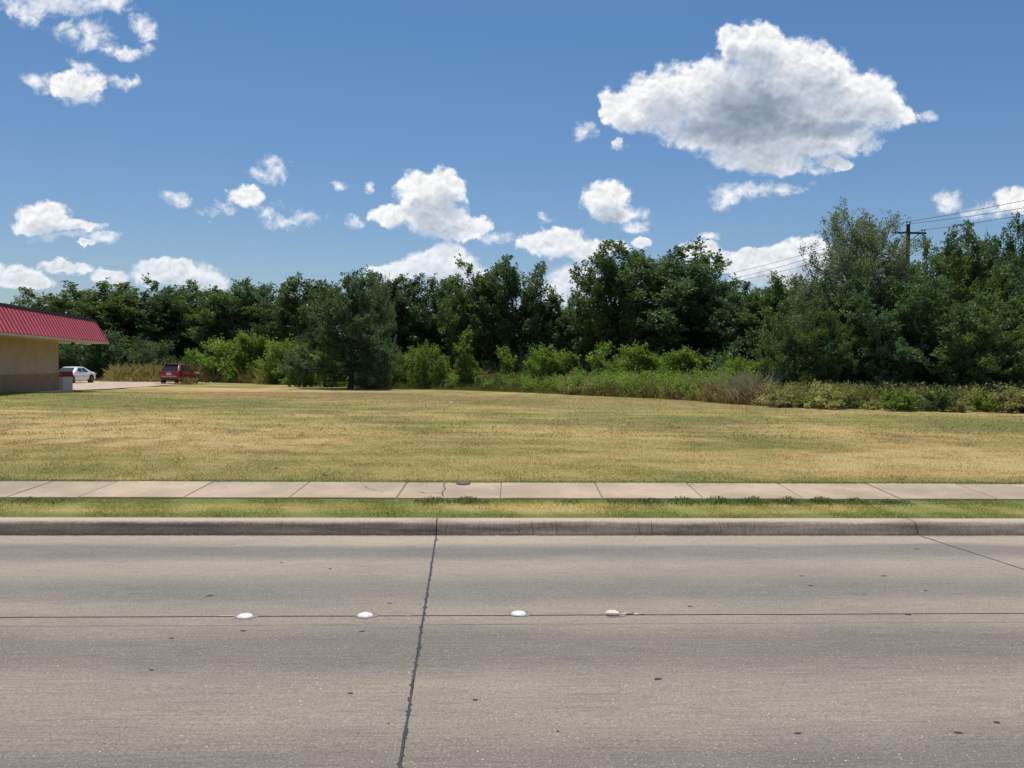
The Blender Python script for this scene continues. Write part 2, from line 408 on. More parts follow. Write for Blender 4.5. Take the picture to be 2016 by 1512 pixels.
# ------------------------------------------------------------------ road
def concrete(name, road=False, base=(.36, .31, .25), kerb=False):
    m, k, b, _ = mat(name)
    p = k.pos(); x, y, z = k.sep(p)
    v = k.m('ADD', k.m('MULTIPLY', x, CV[0]), k.m('MULTIPLY', y, CV[1])); u = k.m('ADD', k.m('MULTIPLY', x, CU[0]), k.m('MULTIPLY', y, CU[1]))
    if road:
        n0 = k.m('MULTIPLY', k.m('SUBTRACT', k.noise(k.comb(k.m('MULTIPLY', u, .35), v, 0), .8, 4, .6), .5), .7)
        vv = k.m('DIVIDE', k.m('ADD', v, n0), 10.0)
        tan = (.292, .253, .194); gry = (.208, .190, .160); dk = (.192, .171, .142)
        c = k.ramp(vv, [(.27, gry), (.335, dk), (.375, tan), (.425, tan), (.462, dk), (.505, dk), (.54, tan), (.585, tan), (.612, gry), (.645, gry), (.685, tan), (.735, (.33, .285, .225)), (.772, gry), (.81, gry), (.835, (.37, .315, .24)), (.87, (.39, .33, .25))])
        big = k.noise(k.comb(k.m('MULTIPLY', u, .5), v, 0), .55, 6, .62)
        c = k.mix(1.0, c, k.ramp(big, [(.3, (.80, .82, .86)), (.5, (1.0, 1.0, 1.0)), (.7, (1.16, 1.12, 1.05))]), 'MULTIPLY')
        # brushed streaks along the lane
        strk = k.noise(k.comb(k.m('MULTIPLY', u, 1.1), k.m('MULTIPLY', v, 20), 0), 2.2, 6, .66)
        c = k.mix(1.0, c, k.ramp(strk, [(.28, (.72,)*3), (.45, (.96,)*3), (.68, (1.13,)*3)]), 'MULTIPLY')
        st2 = k.noise(k.comb(k.m('MULTIPLY', u, 3.0), k.m('MULTIPLY', v, 60), 4), 2.0, 3, .6)
        c = k.mix(k.m('MULTIPLY', k.rng(st2, .60, .70, 0, .8), k.rng(k.noise(p, 1.3, 3, .6), .42, .6, .25, 1)), c, (.075, .066, .056))
        c = k.mix(1.0, c, k.ramp(k.noise(p, 75.0, 4, .75), [(.28, (.50,)*3), (.5, (.98,)*3), (.75, (1.42,)*3)]), 'MULTIPLY')
        c = k.mix(k.rng(k.noise(p, 110.0, 2, .5), .64, .72, 0, .7), c, (.66, .60, .52))
        vo = k.vor(p, 13.0); c = k.mix(k.rng(vo.outputs['Distance'], .075, .045, 0, 1), c, k.mix(k.rng(k.noise(p, 3.0, 2), .5, .56), (.62, .58, .52), (.10, .09, .08)))
        h = k.m('ADD', k.m('MULTIPLY', strk, 1.0), k.m('MULTIPLY', k.noise(p, 130.0, 4, .7), .6))
        k.put(b.inputs['Normal'], k.bump(h, .55, .006)); rough = .82
    elif kerb:
        n1 = k.noise(k.comb(k.m('MULTIPLY', u, .7), k.m('MULTIPLY', z, 10), v), 1.2, 6, .66)
        n2 = k.noise(k.comb(k.m('MULTIPLY', u, 9), k.m('MULTIPLY', z, 2.5), 0), 3.0, 5, .7)
        c = k.ramp(k.m('ADD', k.m('MULTIPLY', n1, .7), k.m('MULTIPLY', n2, .3)), [(.36, (.18, .145, .105)), (.5, (.40, .32, .23)), (.64, (.62, .50, .37))])
        # tyre and splash grime plus painted shade on the face, heavier to the left
        g = k.m('MULTIPLY', k.rng(z, -.215, -.24), k.m('ADD', .30, k.m('MULTIPLY', k.rng(u, .5, -3.5), .65)))
        c = k.mix(k.m('MULTIPLY', g, k.rng(n1, .25, .6, 1.0, .7)), c, (.105, .09, .075))
        c = k.mix(k.rng(z, -.217, -.203), c, (.46, .385, .30))  # highlight on the kerb top put into a paler colour
        c = k.mix(1.0, c, k.ramp(k.noise(p, 70.0, 4, .75), [(.3, (.6,)*3), (.5, (1,)*3), (.72, (1.45,)*3)]), 'MULTIPLY')
        k.put(b.inputs['Normal'], k.bump(k.noise(p, 60.0, 5, .7), .5, .008)); rough = .85
    else:
        big = k.noise(p, .9, 6, .62); f2 = k.noise(p, 9.0, 6, .7)
        c = k.mix(k.rng(big, .35, .65), base, [q*.72 for q in base])
        c = k.mix(k.rng(f2, .52, .72, 0, .6), c, [q*.62 for q in base])
        c = k.mix(k.rng(k.noise(k.v('ADD', p, (5, 9, 0)), 2.2, 7, .7, 1.2), .60, .66, 0, .5), c, [q*1.18 for q in base])
        c = k.mix(1.0, c, k.ramp(k.noise(p, 80.0, 4, .75), [(.3, (.80,)*3), (.7, (1.16,)*3)]), 'MULTIPLY')
        ob = k.n('ShaderNodeObjectInfo').outputs['Random']
        c = k.mix(1.0, c, k.ramp(ob, [(0, (.93, .93, .95)), (1, (1.05, 1.04, 1.02))]), 'MULTIPLY')
        k.put(b.inputs['Normal'], k.bump(k.noise(p, 60.0, 6, .7), .35, .006)); rough = .88
    k.put(b.inputs['Base Color'], c); b.inputs['Roughness'].default_value = rough; b.inputs['Specular IOR Level'].default_value = .3
    return m
M_road = concrete('road_concrete', road=True); M_kerb = concrete('kerb_concrete', kerb=True)
M_walk = concrete('sidewalk_concrete', base=(.53, .42, .30)); M_apron = concrete('apron_concrete', base=(.58, .46, .34))
M_tar = plain('joint_tar', (.030, .030, .033), .55, var=.4, scale=30)
M_joint = plain('joint_dirt', (.045, .04, .034), .9, var=.4, scale=30)

def road_z(v): return -.04*v
road = empty('road', (0, 0, 0), kind='structure')
def jx(u0, v):      # transverse joints are very slightly off square
    return u0 - .03*(v-8.8)*(1 if u0 < 2 else -.2)
UJ = [-12.18, -6.52, -.502, 5.15, 10.8, 16.5]
lanes = [(-1.03, 2.27), (2.27, 5.57), (5.57, 8.80)]
g2 = .006
for v0, v1 in lanes:
    ends = [-22] + UJ + [24]
    for i in range(len(ends)-1):
        a, b_ = ends[i], ends[i+1]
        if b_ < -8.5 and v1 < 8 and b_ < -7: continue
        V = []; 
        for (uu, vv) in ((jx(a, v0)+g2, v0+g2), (jx(b_, v0)-g2, v0+g2), (jx(b_, v1)-g2, v1-g2*(v1 < 8.7)), (jx(a, v1)+g2, v1-g2*(v1 < 8.7))):
            x_, y_ = uv2xy(uu, vv); V.append((x_, y_, road_z(vv)))
        V2 = [(x_, y_, z_-.2) for x_, y_, z_ in V]
        me = pymesh('road_slab', V+V2, [(0, 1, 2, 3), (7, 6, 5, 4), (0, 4, 5, 1), (1, 5, 6, 2), (2, 6, 7, 3), (3, 7, 4, 0)], M_road)
        link('road_slab', me, road)
def wobble_strip(p0, p1, w, zf, seed, n=160, jag=.35, lift=.003, hair=0.0):
    rr = random.Random(seed); V = []; Fs = []
    a = Vector(p0); b_ = Vector(p1); dd = (b_-a).normalized(); nn = Vector((-dd.y, dd.x))
    wl = wr = 1.0; off = 0.0
    for i in range(n+1):
        t = i/n; c_ = a.lerp(b_, t)
        wl = .7*wl+.3*rr.uniform(1-jag, 1+jag); wr = .7*wr+.3*rr.uniform(1-jag, 1+jag); off = .93*off+rr.uniform(-1, 1)*w*.12
        for s_, q in ((1, wl), (-1, wr)):
            h_ = rr.uniform(0, hair) if rr.random() < .25 else 0
            pt = c_+nn*(s_*(w/2*q+h_)+off); x_, y_ = uv2xy(pt.x, pt.y); V.append((x_, y_, zf(pt.y)+lift))
        if i: j = 2*i; Fs.append((j-2, j-1, j+1, j))
    return V, Fs
def strip_obj(name, parent, material, *a, **kw):
    V, Fs = wobble_strip(*a, **kw); return link(name, pymesh(name, V, Fs, material), parent)
strip_obj('joint_sealant', road, M_tar, (jx(-.502, 2.3), 2.3), (jx(-.502, 8.74), 8.74), .0125, road_z, 1, n=520, jag=.6, hair=.014)
strip_obj('joint_sealant', road, M_joint, (jx(5.15, 5.6), 5.6), (jx(5.15, 8.74), 8.74), .013, road_z, 2, n=160, jag=.5)
strip_obj('lane_joint', road, M_joint, (-12, 5.57), (-.53, 5.57), .011, road_z, 3, n=500, jag=.5)
strip_obj('lane_joint', road, M_joint, (-.50, 5.57), (14, 5.57), .010, road_z, 4, n=500, jag=.6)
strip_obj('hairline_crack', road, M_joint, (-9, 5.36), (9, 5.34), .003, road_z, 5, n=400, jag=.9)
# dark blots on the concrete
def unroad(px_, py_):
    r = (CM @ Vector(((px_-1008)/F, -(py_-756)/F, -1, 0))).to_3d()
    # EYE + r.z t = -.04 v,  v = t*(r.x*CV0 + r.y*CV1)
    t = EYE/(-r.z-.04*(r.x*CV[0]+r.y*CV[1])); return r.x*t, r.y*t
rr = random.Random(8)
for (qx, qy, w_) in ((413,1173,20),(767,1188,13),(480,1242,13),(713,1243,15),(338,1257,15),(298,1319,12),(690,1365,15),(765,1424,6),(1295,1337,22),(1570,1444,18),(1887,1443,18),(1963,1423,14),(1740,1134,17),(1596,1153,10),(1577,1134,8),(1822,1163,10),(1788,1210,16),(1358,1194,12),(935,1378,12),(860,1063,12),(650,1120,9),(555,1108,8),(1805,1081,15),(1098,1440,8),(1700,1170,7)):
    x0, y0 = unroad(qx, qy); d_ = y0; rx = w_/2/F*d_; rx *= .9; ry = rx*rr.uniform(.4, .85); V = []
    n_ = 14; an = rr.uniform(-.3, .3)
    for i in range(n_):
        t = i/n_*2*math.pi; q = rr.uniform(.6, 1.15); a_ = rx*math.cos(t)*q; b2 = ry*math.sin(t)*q
        x_ = x0+a_*math.cos(an)-b2*math.sin(an); y_ = y0+a_*math.sin(an)+b2*math.cos(an)
        V.append((x_, y_, road_z(xy2uv(x_, y_)[1])+.003))
    link('tar_spot', pymesh('tar_spot', V, [tuple(range(n_))], M_tar), road)

# kerb
kerb = empty('kerb', (0, 0, 0), kind='structure')
prof = [(8.80, -.60), (8.80, -.352), (8.812, -.33), (8.835, -.285), (8.855, -.245), (8.872, -.222), (8.895, -.208), (8.92, -.203), (9.05, -.198), (9.05, -.60)]
def kerb_sec(u0, u1):
    n_ = max(2, int((u1-u0)/.5)); V = []; Fs = []; m_ = len(prof)
    for i in range(n_+1):
        for (vv, zz_) in prof:
            uu = u0+(u1-u0)*i/n_; x_, y_ = uv2xy(uu, vv)
            w_ = .003*math.sin(uu*2.1+zz_*9)+.002*math.sin(uu*5.3); V.append((x_, y_+w_*(zz_ > -.5), zz_))
    for i in range(n_):
        for j in range(m_-1):
            a = i*m_+j; Fs.append((a, a+1, a+m_+1, a+m_))
    Fs.append(tuple(range(m_))); Fs.append(tuple(reversed(range(n_*m_, (n_+1)*m_))))
    me = pymesh('kerb_section', V, Fs, M_kerb, False)
    bm = bmesh.new(); bm.from_mesh(me); bmesh.ops.recalc_face_normals(bm, faces=bm.faces); bm.to_mesh(me); bm.free()
    for p in me.polygons: p.use_smooth = p.normal.z > -.5 and len(p.vertices) == 4 and abs(p.normal.z) > .12
    return link('kerb_section', me, kerb)
ends = [-22, -12.18, -6.52, -.502, 5.15, 10.8, 20]
for i in range(len(ends)-1): kerb_sec(ends[i]+.006, ends[i+1]-.006)
def kerb_crack(u_, w_, seed):
    rr_ = random.Random(seed); V = []; Fs = []
    q = [(v_-.003 if z_ > -.34 else v_-.003, z_+.002) for v_, z_ in prof[1:8]]
    off = 0
    for i, (vv, zz_) in enumerate(q):
        off += rr_.uniform(-.004, .004)
        for s_ in (-1, 1):
            x_, y_ = uv2xy(u_+off+s_*w_/2, vv); V.append((x_, y_, zz_))
        if i: Fs.append((2*i-2, 2*i-1, 2*i+1, 2*i))
    link('crack', pymesh('crack', V, Fs, M_joint), kerb)
for i, (qx, w_) in enumerate(((1025,.003),(1050,.005),(1097,.006),(1158,.003),(1264,.004),(1286,.005),(1425,.002),(1475,.002),(560,.002))):
    kerb_crack(xy2uv((qx-1008)/F*8.9, 8.9)[0], w_, i)
# gutter grit
rr = np.random.default_rng(5)
M_grit = plain('grit', (.36, .31, .25), .9, var=.5, scale=60)
def chips(n_, us, vs_, zf, size, name, seed):
    r_ = np.random.default_rng(seed); u = r_.uniform(*us, n_); v = vs_[0]+np.abs(r_.normal(0, 1, n_))*(vs_[1]-vs_[0])
    s_ = size*r_.uniform(.4, 1.6, n_); V = []; Fc = []
    base = np.array([(1, 0, 0), (-.5, .8, 0), (-.5, -.8, 0), (0, 0, .9)])
    x = u*CU[0]+v*CV[0]; y = u*CU[1]+v*CV[1]; z = zf(v)
    a = r_.uniform(0, 6.28, n_); ca, sa = np.cos(a), np.sin(a)
    P_ = np.zeros((n_, 4, 3))
    for j in range(4):
        bx, by, bz = base[j]; P_[:, j, 0] = x+s_*(bx*ca-by*sa); P_[:, j, 1] = y+s_*(bx*sa+by*ca); P_[:, j, 2] = z+s_*bz
    i0 = np.arange(n_)[:, None]*4
    Fc = np.concatenate([i0+np.array([[0, 1, 3]]), i0+np.array([[1, 2, 3]]), i0+np.array([[2, 0, 3]])])
    return npmesh(name, P_.reshape(-1, 3), Fc, M_grit)
link('gutter_grit', chips(2600, (-9, 10), (8.79, 8.77), lambda v: -.04*v+.001, .006, 'gutter_grit', 2), kind='stuff', label='fine grit and sand gathered along the foot of the kerb', category='grit')

# ------------------------------------------------------------------ sidewalk
walk = empty('sidewalk', (0, 0, 0), kind='structure')
def wpt(px_far, side):
    # joints lie along the view axis, the walk's edges along the kerb
    x_ = (px_far-1008)/F*11.05; 
    vv = 10.06 if side == 0 else 11.08
    y_ = (vv - x_*CV[0])/CV[1]; return x_, y_
joints = [-430, -246, -62, 122, 245, 428, 613, 803, 989, 1174, 1358, 1543, 1724, 1908, 2092, 2276, 2460]
for i in range(len(joints)-1):
    a, b_ = joints[i], joints[i+1]; V = []; gg = .0035
    n_ = 3
    dzj = [0, .004, 0, -.003, .006, 0, .003, -.004][i % 8]*.5
    ring = [wpt(a, 0), wpt(b_, 0), wpt(b_, 1), wpt(a, 1)]
    P_ = []
    for j, (x_, y_) in enumerate(ring):
        P_.append((x_+(gg if j in (0, 3) else -gg), y_, float(T(x_, y_))+.012+dzj))
    bm = bmesh.new(); top = [bm.verts.new(p) for p in P_]; bot = [bm.verts.new((p[0], p[1], p[2]-.12)) for p in P_]
    bm.faces.new(top); bm.faces.new(bot[::-1])
    for j in range(4): bm.faces.new((top[j], bot[j], bot[(j+1) % 4], top[(j+1) % 4]))
    bmesh.ops.recalc_face_normals(bm, faces=bm.faces)
    bmesh.ops.bevel(bm, geom=[e for e in bm.edges if all(v in top for v in e.verts)], offset=.008, segments=2, affect='EDGES')
    me = bpy.data.meshes.new('sidewalk_slab'); bm.to_mesh(me); bm.free(); me.materials.append(M_walk)
    link('sidewalk_slab', me, walk)
link('sidewalk_bed', sheet(np.arange(-20, 20.1, 1.0), [10.07, 11.07], -.012, 'sidewalk_bed', M_joint), walk)
def crack_on_walk(pts, w_, seed):
    rr_ = random.Random(seed); V = []; Fs = []; dense = []
    for i in range(len(pts)-1):
        for j in range(6):
            t = j/6; dense.append((pts[i][0]*(1-t)+pts[i+1][0]*t+rr_.uniform(-1, 1), pts[i][1]*(1-t)+pts[i+1][1]*t+rr_.uniform(-.25, .25)))
    for i, (qx, qy) in enumerate(dense):
        p = unproj(qx, qy); ww = w_*rr_.uniform(.5, 1.6)
        V += [(p.x-ww/2, p.y-ww/2, float(T(p.x, p.y))+.0175), (p.x+ww/2, p.y+ww/2, float(T(p.x, p.y))+.0175)]
        if i: Fs.append((2*i-2, 2*i-1, 2*i+1, 2*i))
    link('crack', pymesh('crack', V, Fs, M_joint), walk)
crack_on_walk([(877,952),(873,958),(877,966),(870,972),(873,982)], .009, 1)
crack_on_walk([(873,973),(845,974),(815,971)], .008, 2)
crack_on_walk([(715,958),(725,965),(760,972)], .004, 3)
# small iron cover let into the walk
p = unproj(912, 955); M_iron = plain('cast_iron', (.13, .09, .075), .7, .3, var=.3, scale=40)
cov = B(); cov.tube((0, 0, .001), (0, 0, .022), .105, .105, 20); cov.tube((0, 0, .022), (0, 0, .026), .085, .085, 20)
ro = Matrix.Rotation(.05, 4, 'X')
o = cov.obj('valve_cover', M_iron, label='small round rusty iron cover set flush in the sidewalk by the crack', category='cover'); o.location = (p.x, p.y, p.z); o.rotation_euler = (.05, 0, 0)

# ------------------------------------------------------------------ grass blades
def blades(n_, us, vs_, hgt, wid, seed, name, material, zf, lean=.5, vpow=1.0, hmod=None):
    r_ = np.random.default_rng(seed)
    u = r_.uniform(*us, n_); v = vs_[0]+(vs_[1]-vs_[0])*r_.random(n_)**vpow
    x = u*CU[0]+v*CV[0]; y = u*CU[1]+v*CV[1]; z = zf(x, y)-.012
    keep = np.abs(x) < .70*y+1.2; x, y, z = x[keep], y[keep], z[keep]; n_ = len(x)
    h = hgt*r_.uniform(.45, 1.25, n_)
    if hmod is not None: h = h*hmod(x, y)
    a = r_.uniform(0, 6.283, n_); w = wid*r_.uniform(.6, 1.3, n_)
    la = r_.uniform(0, 6.283, n_); ln = np.abs(r_.normal(0, lean, n_))*h
    P_ = np.zeros((n_, 3, 3))
    P_[:, 0] = np.stack([x-w*np.cos(a), y-w*np.sin(a), z], -1); P_[:, 1] = np.stack([x+w*np.cos(a), y+w*np.sin(a), z], -1)
    P_[:, 2] = np.stack([x+ln*np.cos(la), y+ln*np.sin(la), z+h], -1)
    return npmesh(name, P_.reshape(-1, 3), np.arange(n_*3).reshape(-1, 3), material)
def clump(x, y):
    return .75+.35*np.sin(3.1*x+1.7*y)*np.sin(2.3*y-1.1*x)+.15*np.sin(9*x+5*y)
link('verge_grass', blades(120000, (-9, 10), (9.03, 10.09), .030, .0042, 11, 'verge_grass', M_turf, T, .7, 1.0, clump), kind='stuff', label='short patchy grass on the narrow verge between kerb and sidewalk', category='grass')
g1 = blades(170000, (-16, 16), (11.04, 17.5), .030, .0050, 12, 'lawn_grass', M_turf, Tl, .8, 1.25, clump)
link('lawn_grass', g1, kind='stuff', label='mown half dry lawn grass in front of the sidewalk and beyond', category='grass')
link('lawn_grass', blades(150000, (-34, 32), (17.5, 46), .045, .011, 13, 'lawn_grass', M_turf, Tl, .9, 1.5, clump), kind='stuff', label='sunburnt mown lawn grass further back towards the trees', category='grass')
# thin dark grass edge hanging over the walk
link('edge_grass', blades(16000, (-9, 10), (11.03, 11.14), .045, .004, 14, 'edge_grass', M_turf, T, .7), kind='stuff', label='green edge of the lawn growing over the far side of the sidewalk', category='grass')

# ------------------------------------------------------------------ leaves and trees
def leaf_mat(name, dark, mid, light, transl=.32, spec=.35, rough=.5, lt=(1.15, 1.25, .5)):
    m, k, b, out = mat(name)
    g = k.n('ShaderNodeNewGeometry'); rnd = g.outputs['Random Per Island']; ob = k.n('ShaderNodeObjectInfo').outputs['Random']
    pn = k.noise(k.obj(), .9, 3, .5)
    f = k.m('ADD', k.m('MULTIPLY', rnd, .62), k.m('MULTIPLY', k.rng(pn, .3, .7), .38))
    c = k.ramp(f, [(0.05, dark), (.5, mid), (.95, light)])
    hs = k.n('ShaderNodeHueSaturation'); k.put(hs.inputs['Hue'], k.rng(ob, 0, 1, .488, .512, False)); k.put(hs.inputs['Value'], k.rng(ob, 0, 1, .88, 1.15, False)); k.put(hs.inputs['Color'], c)
    c = hs.outputs[0]
    k.put(b.inputs['Base Color'], c); b.inputs['Roughness'].default_value = rough; b.inputs['Specular IOR Level'].default_value = spec
    tr = k.n('ShaderNodeBsdfTranslucent'); k.put(tr.inputs[0], k.mix(1.0, c, lt, 'MULTIPLY'))
    mx = k.n('ShaderNodeMixShader'); mx.inputs[0].default_value = transl
    k.t.links.new(b.outputs[0], mx.inputs[1]); k.t.links.new(tr.outputs[0], mx.inputs[2]); k.t.links.new(mx.outputs[0], out.inputs[0])
    return m
M_elm = leaf_mat('elm_leaves', (.052, .100, .060), (.095, .165, .088), (.165, .245, .115), .38, .3)  # bluish air veil of the distance mixed into the elm leaf colours
M_bush = leaf_mat('bush_leaves', (.10, .17, .045), (.19, .28, .065), (.32, .41, .10), .48, .35)
M_grey = leaf_mat('greyish_leaves', (.13, .18, .12), (.21, .26, .17), (.32, .37, .25), .38, .35)
M_lime = leaf_mat('young_leaves', (.13, .20, .045), (.21, .31, .065), (.31, .41, .10), .45)
M_dry = leaf_mat('pale_leaves', (.20, .20, .08), (.38, .36, .16), (.62, .56, .32), .35)
M_red = leaf_mat('brown_leaves', (.10, .07, .04), (.19, .13, .07), (.28, .2, .1), .25)
M_bark, k, b, _ = mat('bark')
n = k.noise(k.v('MULTIPLY', k.obj(), (6, 6, 1)), 3.0, 5, .7)
k.put(b.inputs['Base Color'], k.ramp(n, [(.3, (.035, .028, .022)), (.7, (.12, .095, .075))])); b.inputs['Roughness'].default_value = .9
k.put(b.inputs['Normal'], k.bump(n, .8, .03))

def tube_np(pts, radii, seg=6):
    pts = np.asarray(pts, float); n_ = len(pts); V = []
    for i in range(n_):
        t = pts[min(i+1, n_-1)]-pts[max(i-1, 0)]; t = t/(np.linalg.norm(t)+1e-9)
        a = np.cross(t, (0.31, .92, .2)); a /= np.linalg.norm(a)+1e-9; b_ = np.cross(t, a)
        for j in range(seg):
            q = 2*math.pi*j/seg; V.append(pts[i]+radii[i]*(a*math.cos(q)+b_*math.sin(q)))
    Fc = [(i*seg+j, i*seg+(j+1) % seg, (i+1)*seg+(j+1) % seg, (i+1)*seg+j) for i in range(n_-1) for j in range(seg)]
    return np.array(V), np.array(Fc)

def leaves_from_sprays(o_, d_, L_, per, lsize, r_, spread=.20, droop=0.0):
    """o_ (n,3) origins, d_ (n,3) unit, L_ (n) lengths; returns V, F of leaf rhombi"""
    n_ = len(o_); t = r_.random((n_, per))
    pos = o_[:, None]+d_[:, None]*(t*L_[:, None])[..., None]
    jit = r_.normal(0, 1, (n_, per, 3)); jit /= np.linalg.norm(jit, axis=-1, keepdims=True)+1e-9
    rad = spread*L_[:, None]*(1.15-t)*r_.random((n_, per))**.6*1.7
    pos = pos+jit*rad[..., None]; pos[..., 2] -= droop*t*L_[:, None]
    ax = d_[:, None]*.7+jit*.9; ax /= np.linalg.norm(ax, axis=-1, keepdims=True)+1e-9
    up = r_.normal(0, .75, (n_, per, 3)); up[..., 2] += .9
    sd_ = np.cross(ax, up); sd_ /= np.linalg.norm(sd_, axis=-1, keepdims=True)+1e-9
    s_ = lsize*r_.uniform(.55, 1.3, (n_, per))
    a = ax*s_[..., None]; b_ = sd_*(s_*.33)[..., None]
    V = np.stack([pos-a*.0, pos+a*.45+b_, pos+a, pos+a*.45-b_], 2).reshape(-1, 3)
    Fc = np.arange(len(V)).reshape(-1, 4)
    return V, Fc

TEMPL = {}
def make_tree(key, seed, H, Rr, h0, n1, n2, nsp, per, lsize, leafm, trunk_r=.16, el=(5, 75), env=None, spray=(.45, .9), droop=0.0, multi=1, spread=.2, lobes=3, upsp=.6, lump=.15):
    """limbs from a trunk, branches from limbs, leafy sprays on the branches"""
    r_ = np.random.default_rng(seed); TV = []; TF = []; off = 0
    def add(V, Fc):
        nonlocal off
        TV.append(V); TF.append(Fc+off); off += len(V)
    env = env or (lambda q: math.sqrt(max(0, 1-((q-.52)/.56)**2)))
    O, D, LL = [], [], []
    ph = [r_.uniform(0, 6.28) for _ in range(6)]
    for mi in range(multi):
        a0 = r_.uniform(0, 6.28); bx, by = ((.25*Rr*math.cos(a0), .25*Rr*math.sin(a0)) if multi > 1 else (0, 0))
        ht = H*.93*(r_.uniform(.8, 1) if multi > 1 else 1)
        kp = np.array([(bx*.3*0, by*0, -.1), (bx*.5+r_.normal(0, .1), by*.5+r_.normal(0, .1), ht*.3), (bx+r_.normal(0, .25), by+r_.normal(0, .25), ht*.65), (bx*1.2+r_.normal(0, .3), by*1.2+r_.normal(0, .3), ht)])
        tt = np.linspace(0, 1, 9); tp_ = np.stack([np.interp(tt, [0, .3, .65, 1], kp[:, c_]) for c_ in range(3)], -1)
        tr_ = trunk_r*(1-tt)**.8+.015; tr_[0] *= 1.35
        add(*tube_np(tp_, tr_, 8))
        m1 = n1//multi
        for i in range(m1):
            q = (i+r_.random())/m1; hz = h0+(1-h0)*q**.9
            az = i*2.399+r_.normal(0, .35)+mi; Lh = Rr*env(hz)*(1+lump*math.sin(lobes*az+ph[0]+hz*5)+lump*.7*math.sin((lobes+2)*az+ph[1]-hz*7))*r_.uniform(.72, 1.12)
            Lh = max(Lh, .12*Rr)
            e = R(el[0]+(el[1]-el[0])*q+r_.normal(0, 8))
            zc = hz*H-Lh*math.tan(min(e, 1.2))*.55 if e > 0 else hz*H
            zc = min(max(zc, H*h0*.55), ht*.97)
            st = np.array([np.interp(zc, tp_[:, 2], tp_[:, 0]), np.interp(zc, tp_[:, 2], tp_[:, 1]), zc])
            en = np.array([st[0]+Lh*math.cos(az), st[1]+Lh*math.sin(az), hz*H])
            if q > .93: en[2] = min(en[2]+.05*H, H*1.02)
            md = (st+en)/2+np.array([0, 0, -.08*Lh])+r_.normal(0, .08*Lh, 3)
            s_ = np.linspace(0, 1, 6)[:, None]; lp = (1-s_)**2*st+2*s_*(1-s_)*md+s_**2*en
            r0 = trunk_r*.42*(1-.6*q)*min(1, Lh/Rr+.3)
            add(*tube_np(lp, r0*(1-s_[:, 0])**.8+.008, 5))
            m2 = max(2, int(n2*(.5+.6*Lh/Rr)))
            for j in range(m2):
                t = .25+.75*(j+r_.random())/m2; bp = np.array([np.interp(t, s_[:, 0], lp[:, c_]) for c_ in range(3)])
                od = (en-st); od /= np.linalg.norm(od)+1e-9
                dv = od*.6+r_.normal(0, .62, 3); dv[2] += .25+.35*q; dv /= np.linalg.norm(dv)
                Lb = Rr*.34*r_.uniform(.5, 1.1)*(1.15-.5*t)
                be = bp+dv*Lb
                add(*tube_np([bp, (bp+be)/2+r_.normal(0, .04, 3), be], [r0*.35+.008, .012, .006], 4))
                for s2 in range(nsp):
                    tq = (s2+r_.random())/nsp*.9+.12; oo = bp+dv*Lb*tq
                    sv = dv*.5+r_.normal(0, .55, 3)+np.array([0, 0, upsp]); sv /= np.linalg.norm(sv)
                    O.append(oo); D.append(sv); LL.append(r_.uniform(*spray))
    O = np.array(O); D = np.array(D); LL = np.array(LL)
    LV, LF = leaves_from_sprays(O, D, LL, per, lsize, r_, spread, droop)
    if LV[:, 2].min() < 0.02:
        mk = LV.reshape(-1, 4, 3)[:, :, 2].min(1) > .02; LV = LV.reshape(-1, 4, 3)[mk].reshape(-1, 3); LF = np.arange(len(LV)).reshape(-1, 4)
    ct = npmesh('trunk', np.concatenate(TV), np.concatenate(TF), M_bark, True); cr = npmesh('crown', LV, LF, leafm)
    TEMPL[key] = (ct, cr, float(np.percentile(LV[:, 2], 99.8)), float(np.percentile(np.abs(LV[:, 0]), 99)+np.percentile(np.abs(LV[:, 1]), 99)), 'trunk', 'crown')
vase = lambda q: max(.15, min(1, (q/.45)**.7)*math.sqrt(max(0, 1-max(0, (q-.55)/.50)**2.4)))
vase2 = lambda q: max(.15, (.72+.28*min(1, q/.4))*math.sqrt(max(0, 1-max(0, (q-.45)/.62)**2.2)))
dome = lambda q: math.sqrt(max(0, 1-max(0, (q-.25)/.80)**2.2))
cone = lambda q: max(.08, (1-q)**.75)
make_tree('elm1', 1, 11, 3.6, .20, 44, 8, 6, 30, .19, M_elm, .20, (15, 75), vase, multi=1, spray=(.5, 1.05))
make_tree('elm2', 2, 11, 3.8, .22, 44, 8, 6, 30, .19, M_elm, .18, (20, 78), vase, multi=2, spray=(.5, 1.1))
make_tree('elm3', 3, 11, 3.4, .16, 44, 8, 6, 30, .18, M_elm, .17, (10, 75), dome, multi=3, spray=(.5, 1.0))
make_tree('bushy1', 4, 8.5, 4.6, .05, 64, 8, 6, 34, .13, M_elm, .20, (-5, 66), vase2, multi=1, spray=(.35, .75))
make_tree('bushy2', 5, 8.0, 4.6, .04, 64, 8, 6, 34, .13, M_bush, .18, (-8, 68), vase2, multi=2, spray=(.35, .8), lobes=4)
make_tree('airy', 6, 9, 3.9, .08, 74, 10, 7, 27, .09, M_grey, .16, (10, 60), dome, multi=1, spray=(.35, .75), spread=.28)
make_tree('layered', 7, 8.4, 4.3, .05, 56, 8, 6, 30, .15, M_elm, .20, (-8, 62), lambda q: dome(q)*.95, spray=(.4, .85), upsp=.25, lump=.3, droop=.1)
make_tree('bush1', 8, 3.0, 1.6, .04, 22, 6, 5, 24, .12, M_bush, .05, (25, 80), dome, multi=3, spray=(.45, .95), upsp=1.0)
make_tree('bush2', 9, 3.0, 1.5, .04, 20, 6, 5, 24, .12, M_bush, .05, (30, 82), cone, multi=4, spray=(.5, 1.1), upsp=1.2)
